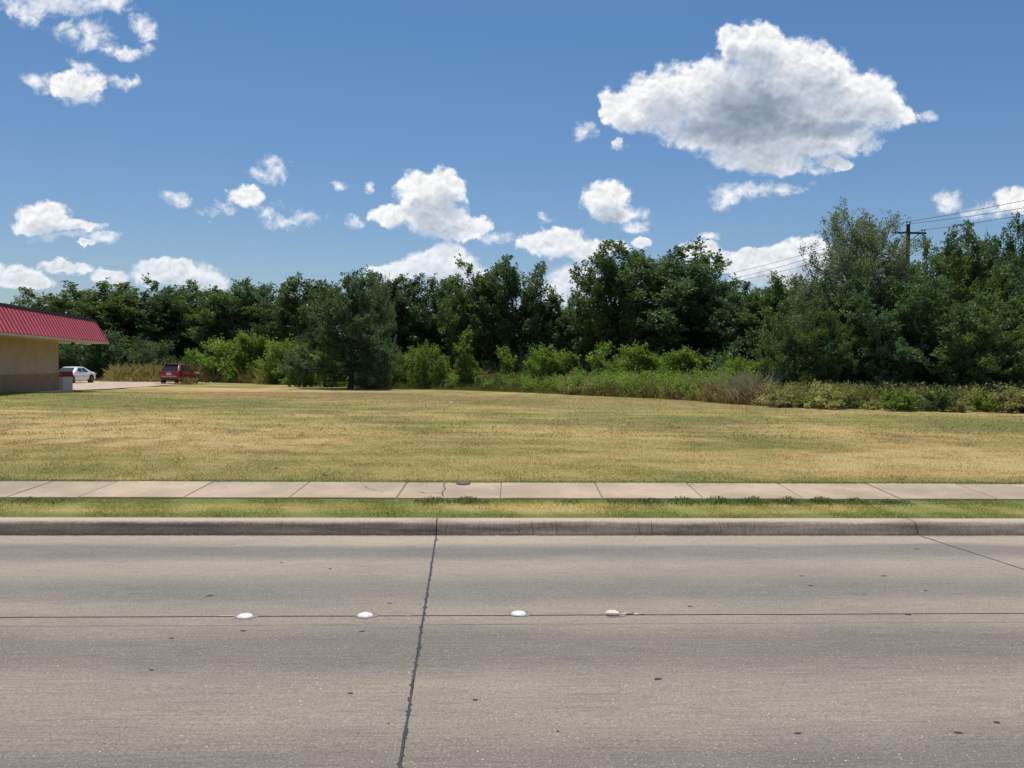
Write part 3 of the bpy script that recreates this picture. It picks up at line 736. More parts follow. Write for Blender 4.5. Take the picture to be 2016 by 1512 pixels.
make_tree('bush3', 10, 2.6, 1.6, .04, 22, 6, 5, 24, .12, M_lime, .04, (30, 80), dome, multi=4, spray=(.4, .9), upsp=1.0)
make_tree('sapling', 11, 3.0, 1.0, .08, 26, 4, 4, 20, .13, M_bush, .04, (20, 70), cone, spray=(.25, .5), upsp=.5)
make_tree('thin_sapling', 12, 3.0, .9, .15, 14, 3, 4, 15, .13, M_bush, .03, (40, 78), lambda q: .8*(1.1-q*.6), multi=3, spray=(.35, .7), upsp=.9)
make_tree('low_bush', 13, .9, .75, .03, 18, 4, 4, 16, .09, M_dry, .015, (25, 75), dome, multi=3, spray=(.15, .32), upsp=.6)
make_tree('tuft_bush', 14, 1.5, .7, .05, 14, 4, 4, 16, .11, M_lime, .02, (30, 80), dome, multi=2, spray=(.2, .4), upsp=.8)

def plant(name, tk, px_, d_, topy, wpx, label, cat, group, rz=None, leaf=None):
    tr, cr, H0, W0, n1_, n2_ = TEMPL[tk]; p = at(px_, d_); H = height_for(px_, d_, topy); W = wpx/F*d_
    rs = random.Random(int(px_*7+d_)); rz = rs.uniform(0, 6.28) if rz is None else rz
    o = empty(name, (p.x, p.y, p.z-.02), rz, label=label, cat=cat, group=group)
    a = link('trunk', tr, o); c_ = link('crown', cr, o)
    if leaf is not None:
        c_.material_slots[0].link = 'OBJECT'; c_.material_slots[0].material = leaf
    o.scale = (W/W0, W/W0*rs.uniform(.9, 1.1), H/H0); return o

GB = 'trees in the dense row behind the lot'
rowt = [
 # template, px, dist, top y, width px, label
 ('elm3', 45, 92, 600, 120, 'distant tree whose top just shows above the red roof'),
 ('elm1', 118, 86, 572, 135, 'leafy tree rising right behind the far half of the red mansard roof'),
 ('elm2', 185, 84, 555, 150, 'tall dark tree standing straight behind the white sedan'),
 ('elm3', 255, 82, 580, 150, 'rounded dark tree between the white sedan and the maroon car'),
 ('elm1', 318, 86, 558, 120, 'upright dark tree rising above and left of the maroon car'),
 ('elm2', 372, 84, 570, 120, 'tree whose top stands straight above the maroon car'),
 ('elm1', 432, 84, 556, 120, 'tree with a pointed top just right of the maroon car'),
 ('elm3', 495, 82, 566, 120, 'dark tree behind the big rounded shrub mound beside the maroon car'),
 ('elm2', 548, 82, 558, 115, 'dark tree with open gaps low down, left of the lone lawn tree'),
 ('elm3', 605, 76, 550, 120, 'tree close behind the left shoulder of the lone lawn tree'),
 ('elm1', 775, 80, 540, 120, 'tree close behind the right shoulder of the lone lawn tree'),
 ('elm2', 838, 80, 548, 120, 'level-topped tree left of the pair of tall crowns in the middle'),
 ('elm3', 890, 84, 556, 90, 'narrow tree wedged beside the left one of the middle crowns'),
 ('elm1', 945, 74, 523, 120, 'tall tree with ragged top, left half of the middle crown pair'),
 ('elm2', 1024, 74, 519, 118, 'tall broad tree with branching limbs, right half of the middle crown pair'),
 ('elm3', 1118, 72, 590, 90, 'lower tree filling the dip left of the tallest middle crown'),
 ('elm2', 1218, 68, 498, 120, 'tree forming the left shoulder of the tallest crown in the middle'),
 ('elm1', 1288, 68, 482, 215, 'tallest tree of the middle, its top brushing the low clouds'),
 ('elm2', 1358, 70, 498, 130, 'tree forming the right shoulder of the tallest middle crown'),
 ('elm3', 1425, 70, 556, 120, 'low dark tree under the power lines right of the tallest crown'),
 ('elm1', 1495, 62, 556, 130, 'dark tree under the power lines, left of the big airy tree'),
 ('elm3', 1560, 54, 545, 120, 'tree leaning against the left flank of the big airy tree'),
]
M_elm2 = leaf_mat('olive_leaves', (.065, .105, .045), (.115, .17, .065), (.19, .25, .095), .38, .3)
for i, (tk, px_, d_, ty, w_, lb) in enumerate(rowt): plant('tree', tk, px_, d_+(10 if px_ < 600 else 0), ty, w_*1.5, lb, 'tree', GB, leaf=(M_elm2 if i in (1, 2, 3, 6, 9, 13, 16, 21) else None))
GR = 'large trees of the thicket on the right'
for (tk, px_, d_, ty, w_, lb) in [
 ('layered', 690, 56, 541, 218, 'lone dark spreading tree standing out on the lawn edge, its boughs near the ground'),
]: lone = (tk, px_, d_, ty, w_, lb)
plant('tree', *lone, 'tree', 'lone trees', .6)
plant('tree', 'airy', 738, 60, 545, 80, 'pale thin-leaved tree top beside the lone lawn tree', 'tree', 'lone trees')
for (tk, px_, d_, ty, w_, lb, lf) in [
 ('airy', 1690, 39, 421, 262, 'big airy grey-green tree with wispy top left of the utility pole', None),
 ('bushy2', 1592, 36, 588, 215, 'dense light green tree with feathery left edge at the lawn corner', 'O'),
 ('bushy1', 1745, 36, 520, 300, 'dark bushy tree standing under the big airy one', None),
 ('bushy1', 1862, 40, 466, 300, 'dark green tree directly right of the utility pole', 'O'),
 ('bushy2', 1935, 43, 458, 290, 'tall green tree with loose twigs near the right end of the thicket', M_elm),
 ('bushy2', 2035, 44, 424, 300, 'highest tree at the right end of the thicket, under the power lines', M_elm),
 ('bushy2', 1935, 35, 590, 330, 'broad lighter green tree in front at the right end of the thicket', 'O'),
 ('bushy2', 2100, 36, 530, 330, 'tree cut off by the right edge, its boughs over the pale low bushes', M_elm),
 ('bushy1', 1655, 42, 545, 260, 'shadowy tree deep in the thicket behind the feathery one', None),
]: plant('tree', tk, px_, d_, ty, w_, lb, 'tree', GR, leaf=(M_elm2 if lf == 'O' else lf))

GS = 'shrubs growing in the tall weeds before the trees'
for (tk, px_, d_, ty, w_, lb, lf) in [
 ('bush1', 440, 76, 664, 115, 'rounded green shrub right of the maroon car', None),
 ('bush2', 495, 74, 656, 115, 'big shrub mound left of the open gap in the trees', None),
 ('bush1', 560, 68, 666, 100, 'shrub between the big mound and the yellow-green one', None),
 ('bush3', 600, 60, 684, 90, 'yellow-green shrub close to the left of the lone lawn tree', M_bush),
 ('bush2', 640, 62, 690, 80, 'shrub half hidden behind the left boughs of the lone lawn tree', None),
 ('bush3', 845, 56, 676, 70, 'pointed light green shrub right of the lone lawn tree', M_bush),
 ('bush1', 800, 58, 690, 80, 'shrub under the right boughs of the lone lawn tree', None),
 ('sapling', 925, 56, 655, 60, 'conical sapling standing against the dark trees of the middle', None),
 ('thin_sapling', 997, 58, 680, 40, 'thin open sapling between the conical sapling and the dark bush', None),
 ('bush1', 1068, 54, 682, 88, 'dark dense bush with bare stems showing at its foot', None),
 ('bush2', 1118, 53, 692, 62, 'smaller bush touching the right side of the dark dense bush', None),
 ('thin_sapling', 1180, 56, 671, 52, 'spiky sapling with two upright antler-like shoots', None),
 ('bush2', 1252, 52, 678, 92, 'tall bright green bush with a pointed leader behind the yellow weeds', None),
 ('bush1', 1300, 51, 696, 80, 'bush in the middle of the three behind the yellow weeds', None),
 ('bush2', 1352, 51, 688, 100, 'wide green bush at the right end above the yellow weeds', None),
 ('sapling', 1262, 51.5, 676, 62, 'pointed sapling standing up out of the tall bright green bush', M_bush),
 ('sapling', 1340, 50.5, 683, 66, 'pointed sapling at the left of the wide green bush', M_bush),
 ('sapling', 1078, 53.5, 680, 58, 'pointed sapling in the dark dense bush', M_bush),
 ('sapling', 1130, 52.5, 694, 50, 'short sapling right of the dark dense bush', M_bush),
 ('sapling', 1385, 50, 700, 56, 'short sapling at the far right end above the yellow weeds', M_bush),
 ('sapling', 470, 73.5, 652, 70, 'pointed sapling on the big shrub mound beside the maroon car', M_bush),
 ('sapling', 590, 59, 676, 60, 'pointed sapling in the yellow-green shrub by the lone lawn tree', M_lime),
 ('bush3', 1212, 54, 704, 50, 'little bush beside the spiky sapling', M_bush),
 ('bush3', 1455, 44, 702, 78, 'light green bush rising out of the tall grey grass', M_bush),
 ('tuft_bush', 371, 76, 686, 30, 'small yellow-green sapling sticking up behind the maroon car', None),
 ('bush1', 290, 84, 665, 110, 'shrub hanging over the dry weeds behind the two cars', M_elm),
 ('bush2', 215, 82, 650, 120, 'dark shrub filling the shade just right of the white sedan', M_elm),
 ('bush1', 135, 82, 655, 110, 'dark shrub seen above the roof of the white sedan', M_elm),
]: plant('shrub', tk, px_, d_, ty, w_, lb, 'shrub', GS, leaf=lf)
# low pale bushes at the foot of the right thicket
lows = [(1545,31.5),(1590,30.5),(1632,30.2),(1672,29.8),(1716,29.6),(1762,29.2),(1808,29.0),(1850,28.8),(1893,28.6),(1940,28.4),(1985,28.3),(2030,28.2)]
wh = ['nearest the tall grey grass', 'second from the tall grey grass', 'under the feathery green tree', 'just right of the feathery green tree', 'below the middle of the airy tree', 'left of straight below the utility pole', 'straight below the utility pole', 'right of the utility pole', 'below the broad lighter tree', 'second from the right edge of the view', 'at the right edge of the view', 'cut by the right edge of the view']
for i, (px_, d_) in enumerate(lows):
    plant('low_bush', 'low_bush', px_+(i*37 % 17)-8, d_+.2+(i*29 % 11)*.12, (768, 781, 760, 776, 786, 764, 778, 758, 783, 770, 762, 775)[i], (62, 48, 74, 52, 40, 70, 50, 80, 44, 60, 76, 60)[i], 'low pale leafy bush at the thicket foot, '+wh[i], 'bush', 'low bushes along the foot of the right thicket', leaf=(M_dry, M_bush, M_dry, M_elm2)[i % 4])

# undergrowth: leafy mass added under the row to darken the low gaps
def undergrowth(n_, spec, lsize, leafm, name, seed, label):
    r_ = np.random.default_rng(seed); pxs = r_.uniform(spec[0], spec[1], n_); ds = np.interp(pxs, spec[2], spec[3])+r_.uniform(0, spec[4], n_)
    x = (pxs-1008)/F*ds; y = ds; hm = spec[5]*(.6+.4*np.sin(x*.9)*np.sin(x*.37+1)); z = T(x, y)+r_.random(n_)**1.3*hm
    O = np.stack([x, y, z], -1); D = r_.normal(0, .6, (n_, 3)); D[:, 2] += .8; D /= np.linalg.norm(D, axis=1, keepdims=True)
    V, Fc = leaves_from_sprays(O, D, r_.uniform(.3, .7, n_), 12, lsize, r_, .3)
    return link(name, npmesh(name, V, Fc, leafm), kind='stuff', label=label, category='undergrowth')
undergrowth(9000, (90, 1560, [90, 400, 600, 700, 1100, 1560], [90, 90, 84, 74, 66, 52], 9, 3.6), .22, M_elm, 'undergrowth', 31, 'leafy undergrowth added to darken the gaps beneath the row of trees')
undergrowth(4500, (1520, 2080, [1520, 2080], [35, 34], 4, 1.8), .13, M_elm, 'undergrowth', 32, 'shady undergrowth under the right-hand thicket')
def leafy(n_, p0, p1, depth, off, hm, lsize, leafm, name, seed, label, per=10):
    r_ = np.random.default_rng(seed); pxs = r_.uniform(p0, p1, n_); ds = np.interp(pxs, EDGE_PX, EDGE_D)+off+r_.random(n_)*depth
    nc = max(6, n_//28); ci = r_.integers(0, nc, n_); pxs = pxs[ci]; ds = ds[ci]; lump = r_.uniform(.25, 1.3, nc)[ci]; m_ = n_
    x = (pxs-1008)/F*ds+r_.normal(0, .22, n_); y = ds+r_.normal(0, .2, n_)
    z = T(x, y)+r_.random(m_)**.8*hm*lump
    D = r_.normal(0, .5, (m_, 3)); D[:, 2] += .9; D /= np.linalg.norm(D, axis=1, keepdims=True)
    V, Fc = leaves_from_sprays(np.stack([x, y, z], -1), D, r_.uniform(.12, .35, m_), per, lsize, r_, .35)
    return link(name, npmesh(name, V, Fc, leafm), kind='stuff', label=label, category='weeds')
EDGE_PX = [180, 430, 560, 760, 900, 1100, 1290, 1450, 1550, 2016, 2200]; EDGE_Y = [751, 752, 756, 766, 768, 775, 783, 795, 800, 808, 810]
EDGE_D = [unproj(a, b_).y for a, b_ in zip(EDGE_PX, EDGE_Y)]
leafy(8500, 1500, 2120, 2.6, -.3, .70, .065, M_dry, 'broadleaf_weeds', 81, 'pale broad-leaved weeds in front of the right thicket')
leafy(2200, 1520, 2120, 2.2, -.2, .6, .06, M_elm2, 'broadleaf_weeds', 82, 'green broad-leaved weeds in front of the right thicket')
leafy(3200, 1125, 1430, 3.5, .1, 1.2, .075, M_lime, 'broadleaf_weeds', 83, 'yellow-green leafy weeds before the three green bushes')
leafy(1800, 1100, 1440, 3, -.1, .9, .07, M_dry, 'broadleaf_weeds', 87, 'straw-coloured leafy weeds mixed into the yellow-green grass')
leafy(1500, 1100, 1440, 2.0, -.2, .55, .06, M_red, 'broadleaf_weeds', 88, 'brown withered weeds at the foot of the yellow-green grass')
leafy(3500, 760, 1130, 6, .3, .85, .085, M_bush, 'broadleaf_weeds', 84, 'green leafy weeds below the middle saplings')
leafy(2600, 420, 760, 6, 1.0, .7, .10, M_lime, 'broadleaf_weeds', 85, 'yellow-green leafy weeds left of the lone lawn tree')
leafy(1600, 820, 1200, 4, 3.0, 1.1, .08, M_red, 'broadleaf_weeds', 86, 'brown dried leafy weeds among the saplings')
# a farther wood closing the view beneath the crowns
undergrowth(14000, (-100, 2300, [-100, 2300], [170, 150], 20, 9.5), .55, M_elm, 'far_wood', 33, 'far wood seen only through gaps between the trunks')

# ------------------------------------------------------------------ tall weeds
EDGE_PX = [180, 430, 560, 760, 900, 1100, 1290, 1450, 1550, 2016, 2200]; EDGE_Y = [751, 752, 756, 766, 768, 775, 783, 795, 800, 808, 810]
EDGE_D = [unproj(a, b_).y for a, b_ in zip(EDGE_PX, EDGE_Y)]
def weeds(n_, p0, p1, depth, hgt, cols, name, seed, label, off=0.0, wid=.012, heads=.25, headcol=None, lean=.42, hvar=.3):
    r_ = np.random.default_rng(seed); nc = max(8, n_//45); cp = r_.uniform(p0, p1, nc); cr_ = r_.random(nc)**1.2; ch = r_.uniform(.35, 1.25, nc); cl = r_.uniform(0, 6.283, nc)
    ci = r_.integers(0, nc, n_); loose = r_.random(n_) < .3; pxs = np.where(loose, r_.uniform(p0, p1, n_), cp[ci]); rr_ = np.where(loose, r_.random(n_)**1.2, cr_[ci])
    ds = np.interp(pxs, EDGE_PX, EDGE_D)+off+rr_*depth
    x = (pxs-1008)/F*ds; sg = np.where(loose, .1, .22); x = x+r_.normal(0, 1, n_)*sg; y = ds+r_.normal(0, 1, n_)*sg; z = T(x, y)-.02
    t = (ds-np.interp(pxs, EDGE_PX, EDGE_D)-off)/depth
    ed = np.minimum(np.clip((pxs-p0)/25, .25, 1), np.clip((p1-pxs)/25, .25, 1))
    h = hgt*(.35+.65*np.clip(t*3, 0, 1))*r_.uniform(.35, 1.12, n_)*np.where(loose, .8, ch[ci])*ed
    a = r_.uniform(0, 6.283, n_); w = wid*r_.uniform(.6, 1.4, n_); la = np.where(r_.random(n_) < .12, cl[ci], r_.uniform(0, 6.283, n_)); ln = np.abs(r_.normal(0, lean, n_))*h
    cx, cy_ = np.cos(a)*w, np.sin(a)*w; lx, ly = np.cos(la)*ln, np.sin(la)*ln
    Q = np.zeros((n_, 4, 3)); Q[:, 0] = np.stack([x-cx, y-cy_, z], -1); Q[:, 1] = np.stack([x+cx, y+cy_, z], -1)
    Q[:, 2] = np.stack([x+cx*.7+lx*.35, y+cy_*.7+ly*.35, z+h*.62], -1); Q[:, 3] = np.stack([x+lx, y+ly, z+h], -1)
    nh = int(n_*heads); hh = r_.integers(0, n_, nh); tip = Q[hh, 3]; s_ = r_.uniform(.03, .07, nh)
    Hq = np.zeros((nh, 4, 3)); dx_ = np.stack([np.cos(a[hh])*s_, np.sin(a[hh])*s_, s_*0], -1); dz_ = np.stack([s_*0, s_*0, s_*1.6], -1)
    Hq[:, 0] = tip-dz_*.6; Hq[:, 1] = tip+dx_*.6; Hq[:, 2] = tip+dz_; Hq[:, 3] = tip-dx_*.6
    V = np.concatenate([Q[:, [0, 1, 2, 3]].reshape(-1, 3), Hq.reshape(-1, 3)])
    m = blade_mat(name+'_blades', cols)
    return link(name, npmesh(name, V, np.arange(len(V)).reshape(-1, 4), m), kind='stuff', label=label, category='weeds')
gold = [(.20, .18, .07), (.38, .31, .12), (.52, .42, .19), (.28, .28, .09)]
olv = [(.09, .12, .04), (.17, .18, .06), (.28, .25, .10), (.13, .17, .05)]
ylw = [(.17, .19, .05), (.34, .34, .10), (.52, .48, .20), (.28, .31, .08)]
gry = [(.24, .22, .13), (.38, .34, .22), (.50, .44, .30), (.28, .25, .16)]
rdb = [(.11, .07, .045), (.20, .13, .08), (.28, .19, .11), (.17, .16, .06)]
weeds(30000, 205, 610, 4.5, 1.55, gold, 'tall_grass', 41, 'golden tall grass behind and beside the maroon car', off=-1.5, wid=.02)
weeds(9000, 420, 660, 6, .8, olv, 'tall_grass', 42, 'olive weeds between the dry lawn and the left shrubs', off=.5, wid=.018)
weeds(9000, 640, 900, 5, .9, gold, 'tall_grass', 43, 'yellowish weeds around the foot of the lone lawn tree', off=3.5, wid=.016)
weeds(14000, 760, 1140, 7, 1.1, olv, 'tall_grass', 44, 'olive weeds below the middle saplings', off=.3, wid=.016)
weeds(5000, 780, 1180, 5, 1.35, rdb, 'dry_weeds', 45, 'reddish brown dry weeds among the saplings', off=4, wid=.015)
weeds(14000, 1110, 1430, 4, 1.05, ylw, 'tall_grass', 46, 'bright yellow-green tall grass before the three green bushes', off=.1, wid=.014)
weeds(4000, 1160, 1440, 2, .55, rdb, 'dry_weeds', 47, 'low brown weeds at the foot of the yellow-green grass', off=-.1, wid=.012)
weeds(7000, 1395, 1540, 4, 1.2, gry, 'tall_grass', 48, 'tall grey bleached grass at the bend of the lawn edge', off=.1, wid=.009, lean=.45)
weeds(4500, 1400, 1560, 1.4, .6, rdb, 'dry_weeds', 49, 'low rusty weeds in front of the tall grey grass', off=-.2, wid=.010)
weeds(20000, 1500, 2110, 2.2, .85, gold, 'tall_grass', 50, 'dry low weeds in front of the right thicket', off=-.2, wid=.010)
weeds(9000, 1520, 2100, 2.6, .7, olv, 'tall_grass', 51, 'green low weeds mixed under the pale bushes', off=.3, wid=.010)
weeds(3500, 188, 300, 3, .9, rdb, 'dry_weeds', 52, 'dull brown brush pile right of the white sedan', off=3.5, wid=.02)
weeds(7000, 430, 1150, 1.2, .28, olv, 'rough_grass', 53, 'rough uncut grass fringe along the far edge of the mown lawn', off=-.5, wid=.012)

# long blades growing at the walk side of the verge
def long_blades(specs, name, seed, label, cols):
    r_ = np.random.default_rng(seed); V = []
    for (q0, q1, n_, hg) in specs:
        for _ in range(n_):
            qx = r_.uniform(q0, q1); u = xy2uv((qx-1008)/F*10.1, 10.1)[0]; v = 9.98-abs(r_.normal(0, .13))
            env = max(.25, math.sin((qx-q0)/(q1-q0)*math.pi)**.4*(.7+.4*math.sin(qx*.09)))
            h = hg*r_.uniform(.4, 1.1)*env; x_, y_ = uv2xy(u, v); z_ = float(T(x_, y_)); a = r_.uniform(0, 6.28); w = .004*r_.uniform(.8, 1.6)
            la = r_.uniform(0, 6.28); l1 = h*r_.uniform(.1, .5); l2 = h*r_.uniform(.5, 1.3)
            c_, s_ = math.cos(a)*w, math.sin(a)*w; cl, sl = math.cos(la), math.sin(la)
            V += [(x_-c_, y_-s_, z_), (x_+c_, y_+s_, z_), (x_+cl*l1+c_, y_+sl*l1+s_, z_+h*.8), (x_+cl*l1-c_, y_+sl*l1-s_, z_+h*.8),
                  (x_+cl*l1-c_, y_+sl*l1-s_, z_+h*.8), (x_+cl*l1+c_, y_+sl*l1+s_, z_+h*.8), (x_+cl*l2, y_+sl*l2, z_+h*(.8-.2*(l2 > h))), (x_+cl*l2, y_+sl*l2, z_+h*(.79-.2*(l2 > h)))]
    m = blade_mat(name+'_leaf', cols)
    return link(name, npmesh(name, np.array(V), np.arange(len(V)).reshape(-1, 4), m), kind='stuff', label=label, category='weeds')
gr = [(.13, .17, .06), (.19, .25, .09), (.28, .32, .13)]
long_blades([(1195, 1800, 2600, .085), (1090, 1140, 140, .05)], 'weed_fringe', 61, 'long dark green weeds hanging over the sidewalk on the right', gr)
long_blades([(820, 965, 520, .085)], 'weed_fringe', 62, 'long green weeds against the cracked sidewalk slab', [(.14, .17, .07), (.22, .24, .10), (.33, .32, .15)])
long_blades([(-20, 190, 500, .05)], 'weed_fringe', 63, 'dull green weeds on the verge at the left', [(.14, .17, .08), (.20, .22, .10), (.3, .29, .14)])

# ------------------------------------------------------------------ apron / parking
corners = [unproj(a, b_) for a, b_ in ((128,769.5),(215,766),(300,760.5),(395,754),(430,750))]
near = [(p.x, p.y) for p in corners]
def apron_mesh():
    V = []; Fs = []; nx = 14; cols_ = []
    pts = [(-60, 34.0+8), (-27.0, 42.2)] + near
    far_ = [(-62, 72), (-44, 72.0), (-40, 72), (-36, 72), (-33, 72.5), (-31, 73), (-29, 73.4)]
    n_ = len(pts)
    for i in range(n_):
        for j in range(9):
            t = j/8; x_ = pts[i][0]*(1-t)+far_[i][0]*t; y_ = pts[i][1]*(1-t)+far_[i][1]*t
            V.append((x_, y_, float(T(x_, y_))+.02))
    for i in range(n_-1):
        for j in range(8):
            a = i*9+j; Fs.append((a, a+9, a+10, a+1))
    return pymesh('parking_apron', V, Fs, M_apron)
link('parking_apron', apron_mesh(), kind='structure')

# ------------------------------------------------------------------ building
M_wallU = plain('stucco_tan', (.47, .375, .305), .9, var=.09, scale=1.2, bump=.2)
M_wallL, k, b, _ = mat('stucco_brown')
p_ = k.obj(); n = k.noise(p_, 2.0, 6, .65); n2 = k.noise(k.v('MULTIPLY', p_, (1, 1, .6)), .9, 4, .6)
c = k.mix(k.rng(n, .3, .7), (.29, .205, .135), (.36, .26, .175)); c = k.mix(k.rng(n2, .60, .70, 0, .8), c, (.10, .085, .075))
k.put(b.inputs['Base Color'], c); b.inputs['Roughness'].default_value = .9
M_red, k, b, _ = mat('red_metal')
p_ = k.obj(); n = k.noise(p_, 1.1, 5, .6); sc2 = k.noise(k.v('MULTIPLY', p_, (1, 1, .5)), 5.0, 5, .7)
c = k.mix(k.rng(n, .3, .7), (.48, .062, .07), (.55, .08, .09)); c = k.mix(k.rng(sc2, .72, .76, 0, .7), c, (.6, .35, .35))
k.put(b.inputs['Base Color'], c); b.inputs['Roughness'].default_value = .42
M_redseam = plain('red_seam', (.24, .014, .028), .45, var=.1)
M_cap = plain('dark_cap', (.035, .022, .045), .5, var=.2)
M_soffit = plain('soffit', (.62, .52, .40), .85, var=.1, scale=2)
AW = Vector((math.sin(R(-12)), math.cos(R(-12)), 0)); RT = Vector((AW.y, -AW.x, 0))      # along the wall (away), outwards
W0 = Vector(((115-1008)/F*43.2, 43.2, -.10))
bld = empty('store_building', W0, 0, label='tan single-storey store with a red ribbed metal mansard roof', cat='building')
def bp(a, r_, z_): return AW*a+RT*r_+Vector((0, 0, z_))      # local: a along wall (0 = far corner, negative = towards us)
LEN, WID = 17.0, 9.0
def wall_box(a0, a1, r0, r1, z0, z1, name, m, parent=bld, **kw):
    q = B(); pts = [bp(a0, r0, z0), bp(a1, r0, z0), bp(a1, r1, z0), bp(a0, r1, z0)]; q.prism(pts, Vector((0, 0, z1-z0))); return q.obj(name, m, parent, **kw)
wall_box(-LEN, 0, -WID, 0, 1.05, 2.90, 'upper_wall', M_wallU)
wall_box(-LEN-.015, .015, -WID-.015, .015, -.4, 1.05, 'lower_wall', M_wallL)
wall_box(-LEN-.03, .03, -WID-.03, .03, 1.05, 1.09, 'wall_band', M_wallU)
wall_box(-LEN-.2, .6, -WID-.2, .55, -.4, .14-.02, 'foundation_walk', M_soffit)
ZE, ZT = 2.80, 4.17; OH, EN, INS = 1.6, 3.5, .62
wall_box(-LEN-OH, EN, -WID-OH, OH, ZE, ZE+.04, 'soffit', M_soffit)
wall_box(-LEN-OH-.02, EN+.02, -WID-OH-.02, OH+.02, ZE+.04, ZE+.11, 'fascia', M_soffit)
roof = B(); lo = [bp(-LEN-OH, -WID-OH, ZE+.11), bp(EN, -WID-OH, ZE+.11), bp(EN, OH, ZE+.11), bp(-LEN-OH, OH, ZE+.11)]
hi = [bp(-LEN-OH+INS, -WID-OH+INS, ZT), bp(EN-INS, -WID-OH+INS, ZT), bp(EN-INS, OH-INS, ZT), bp(-LEN-OH+INS, OH-INS, ZT)]
vl = [roof.bm.verts.new(p) for p in lo]; vh = [roof.bm.verts.new(p) for p in hi]
for i in range(4): roof.bm.faces.new((vl[i], vl[(i+1) % 4], vh[(i+1) % 4], vh[i]))
roof.bm.faces.new(vh); roof.bm.faces.new(vl[::-1])
roof_o = roof.obj('roof', M_redseam, bld)
# panels between standing seams on the side we see and on the end
def slope_pt(a, t, lift):      # side slope, t 0..1 up
    nrm = (RT*(ZT-ZE-.11)+Vector((0, 0, INS))).normalized()
    return AW*a+RT*(OH-INS*t)+Vector((0, 0, ZE+.11+(ZT-ZE-.11)*t))+nrm*lift
pw = .415; a = EN
i = 0
while a-pw > -LEN-OH+.3:
    t1 = 1.0
    a0, a1 = a-pw+.012, a-.012
    q = B(); lim = EN-INS
    hi1 = min(a1, lim+.0) if a1 > lim else a1
    def topt(aa): return min(1.0, (EN-aa)/INS) if aa > EN-INS else 1.0
    pts = [slope_pt(a0, 0.015, .010), slope_pt(a1, 0.015, .010), slope_pt(a1, topt(a1)*.97, .010), slope_pt(a0, topt(a0)*.97, .010)]
    q.prism(pts, -RT*.006); q.obj('roof_panel', M_red, roof_o)
    if a < EN-.01:
        s1, s2 = slope_pt(a, 0.0, .03), slope_pt(a, topt(a)*.98, .03)
        z_ = B(); dr = (s2-s1); z_.prism([slope_pt(a-.008, 0.0, 0), slope_pt(a+.008, 0.0, 0), slope_pt(a+.008, topt(a)*.98, 0), slope_pt(a-.008, topt(a)*.98, 0)], (RT*.9+Vector((0, 0, .42))).normalized()*.034)
        z_.obj('roof_seam', M_redseam, roof_o)
    a -= pw; i += 1
# hip trim at the far end, its highlight painted pale pink; cap along top
q = B(); q.tube(bp(EN, OH, ZE+.11), bp(EN-INS, OH-INS, ZT), .05, .05, 6); q.obj('hip_trim', plain('highlight_trim', (.55, .17, .17), .5), roof_o)
q = B()
for s_, e_ in ((bp(-LEN-OH+INS, OH-INS, ZT), bp(EN-INS, OH-INS, ZT)), (bp(EN-INS, OH-INS, ZT), bp(EN-INS, -WID-OH+INS, ZT))):
    m_ = (s_+e_)/2; dd = e_-s_; q.box(m_+Vector((0, 0, .02)), (dd.length+.1, .14, .12), Matrix.Rotation(math.atan2(dd.y, dd.x), 4, 'Z'))
q.obj('roof_cap', M_cap, roof_o)
# little lamps under the soffit
M_blk = plain('black_plastic', (.02, .02, .022), .5); M_white = plain('white_paint', (.78, .78, .78), .5, var=.05)
q = B(); q.sphere(bp(.45, .6, ZE-.07), .10, (1, 1, .9)); q.box(bp(.45, .6, ZE-.02), (.12, .12, .04)); q.obj('soffit_camera', M_blk, bld, True)
q = B(); q.box(bp(1.7, .9, ZE-.05), (.12, 1.3, .07), Matrix.Rotation(R(12), 4, 'Z')); q.obj('soffit_lamp', M_white, bld)
q = B(); q.tube(bp(-.6, OH-1.0, ZT), bp(-.6, OH-1.0, ZT+.22), .03, .03, 6); q.sphere(bp(-.6, OH-1.0, ZT+.24), .05); q.obj('vent_pipe', M_white, bld)

# white cabinet with a red band beside the corner
pc = at(125, 44.6)
cab = empty('cabinet', (pc.x, pc.y, float(T(pc.x, pc.y))+.02), R(-28), label='white cabinet with dark red top band beside the store corner', cat='cabinet')
M_cab = plain('cabinet_white', (.62, .64, .70), .5, var=.07, scale=3); M_dred = plain('dark_red', (.20, .012, .02), .5, var=.35, scale=9)
q = B(); q.box((0, 0, -.02), (1.7, 1.1, .10)); q.obj('base_slab', M_apron, cab)
q = B(); q.box((-.19, 0, .42), (.37, .6, .76), bevel=.01); q.obj('door_panel', M_cab, cab)
q = B(); q.box((.195, 0, .42), (.37, .6, .76), bevel=.01); q.obj('door_panel', M_cab, cab)
q = B(); q.box((0, .01, .42), (.02, .56, .75)); q.obj('door_gap', M_blk, cab)
q = B(); q.box((.0, 0, .955), (.80, .64, .30), bevel=.015); q.obj('top_band', M_dred, cab)
q = B(); q.box((.0, -.005, .815), (.82, .66, .035)); q.obj('trim_strip', M_red, cab)

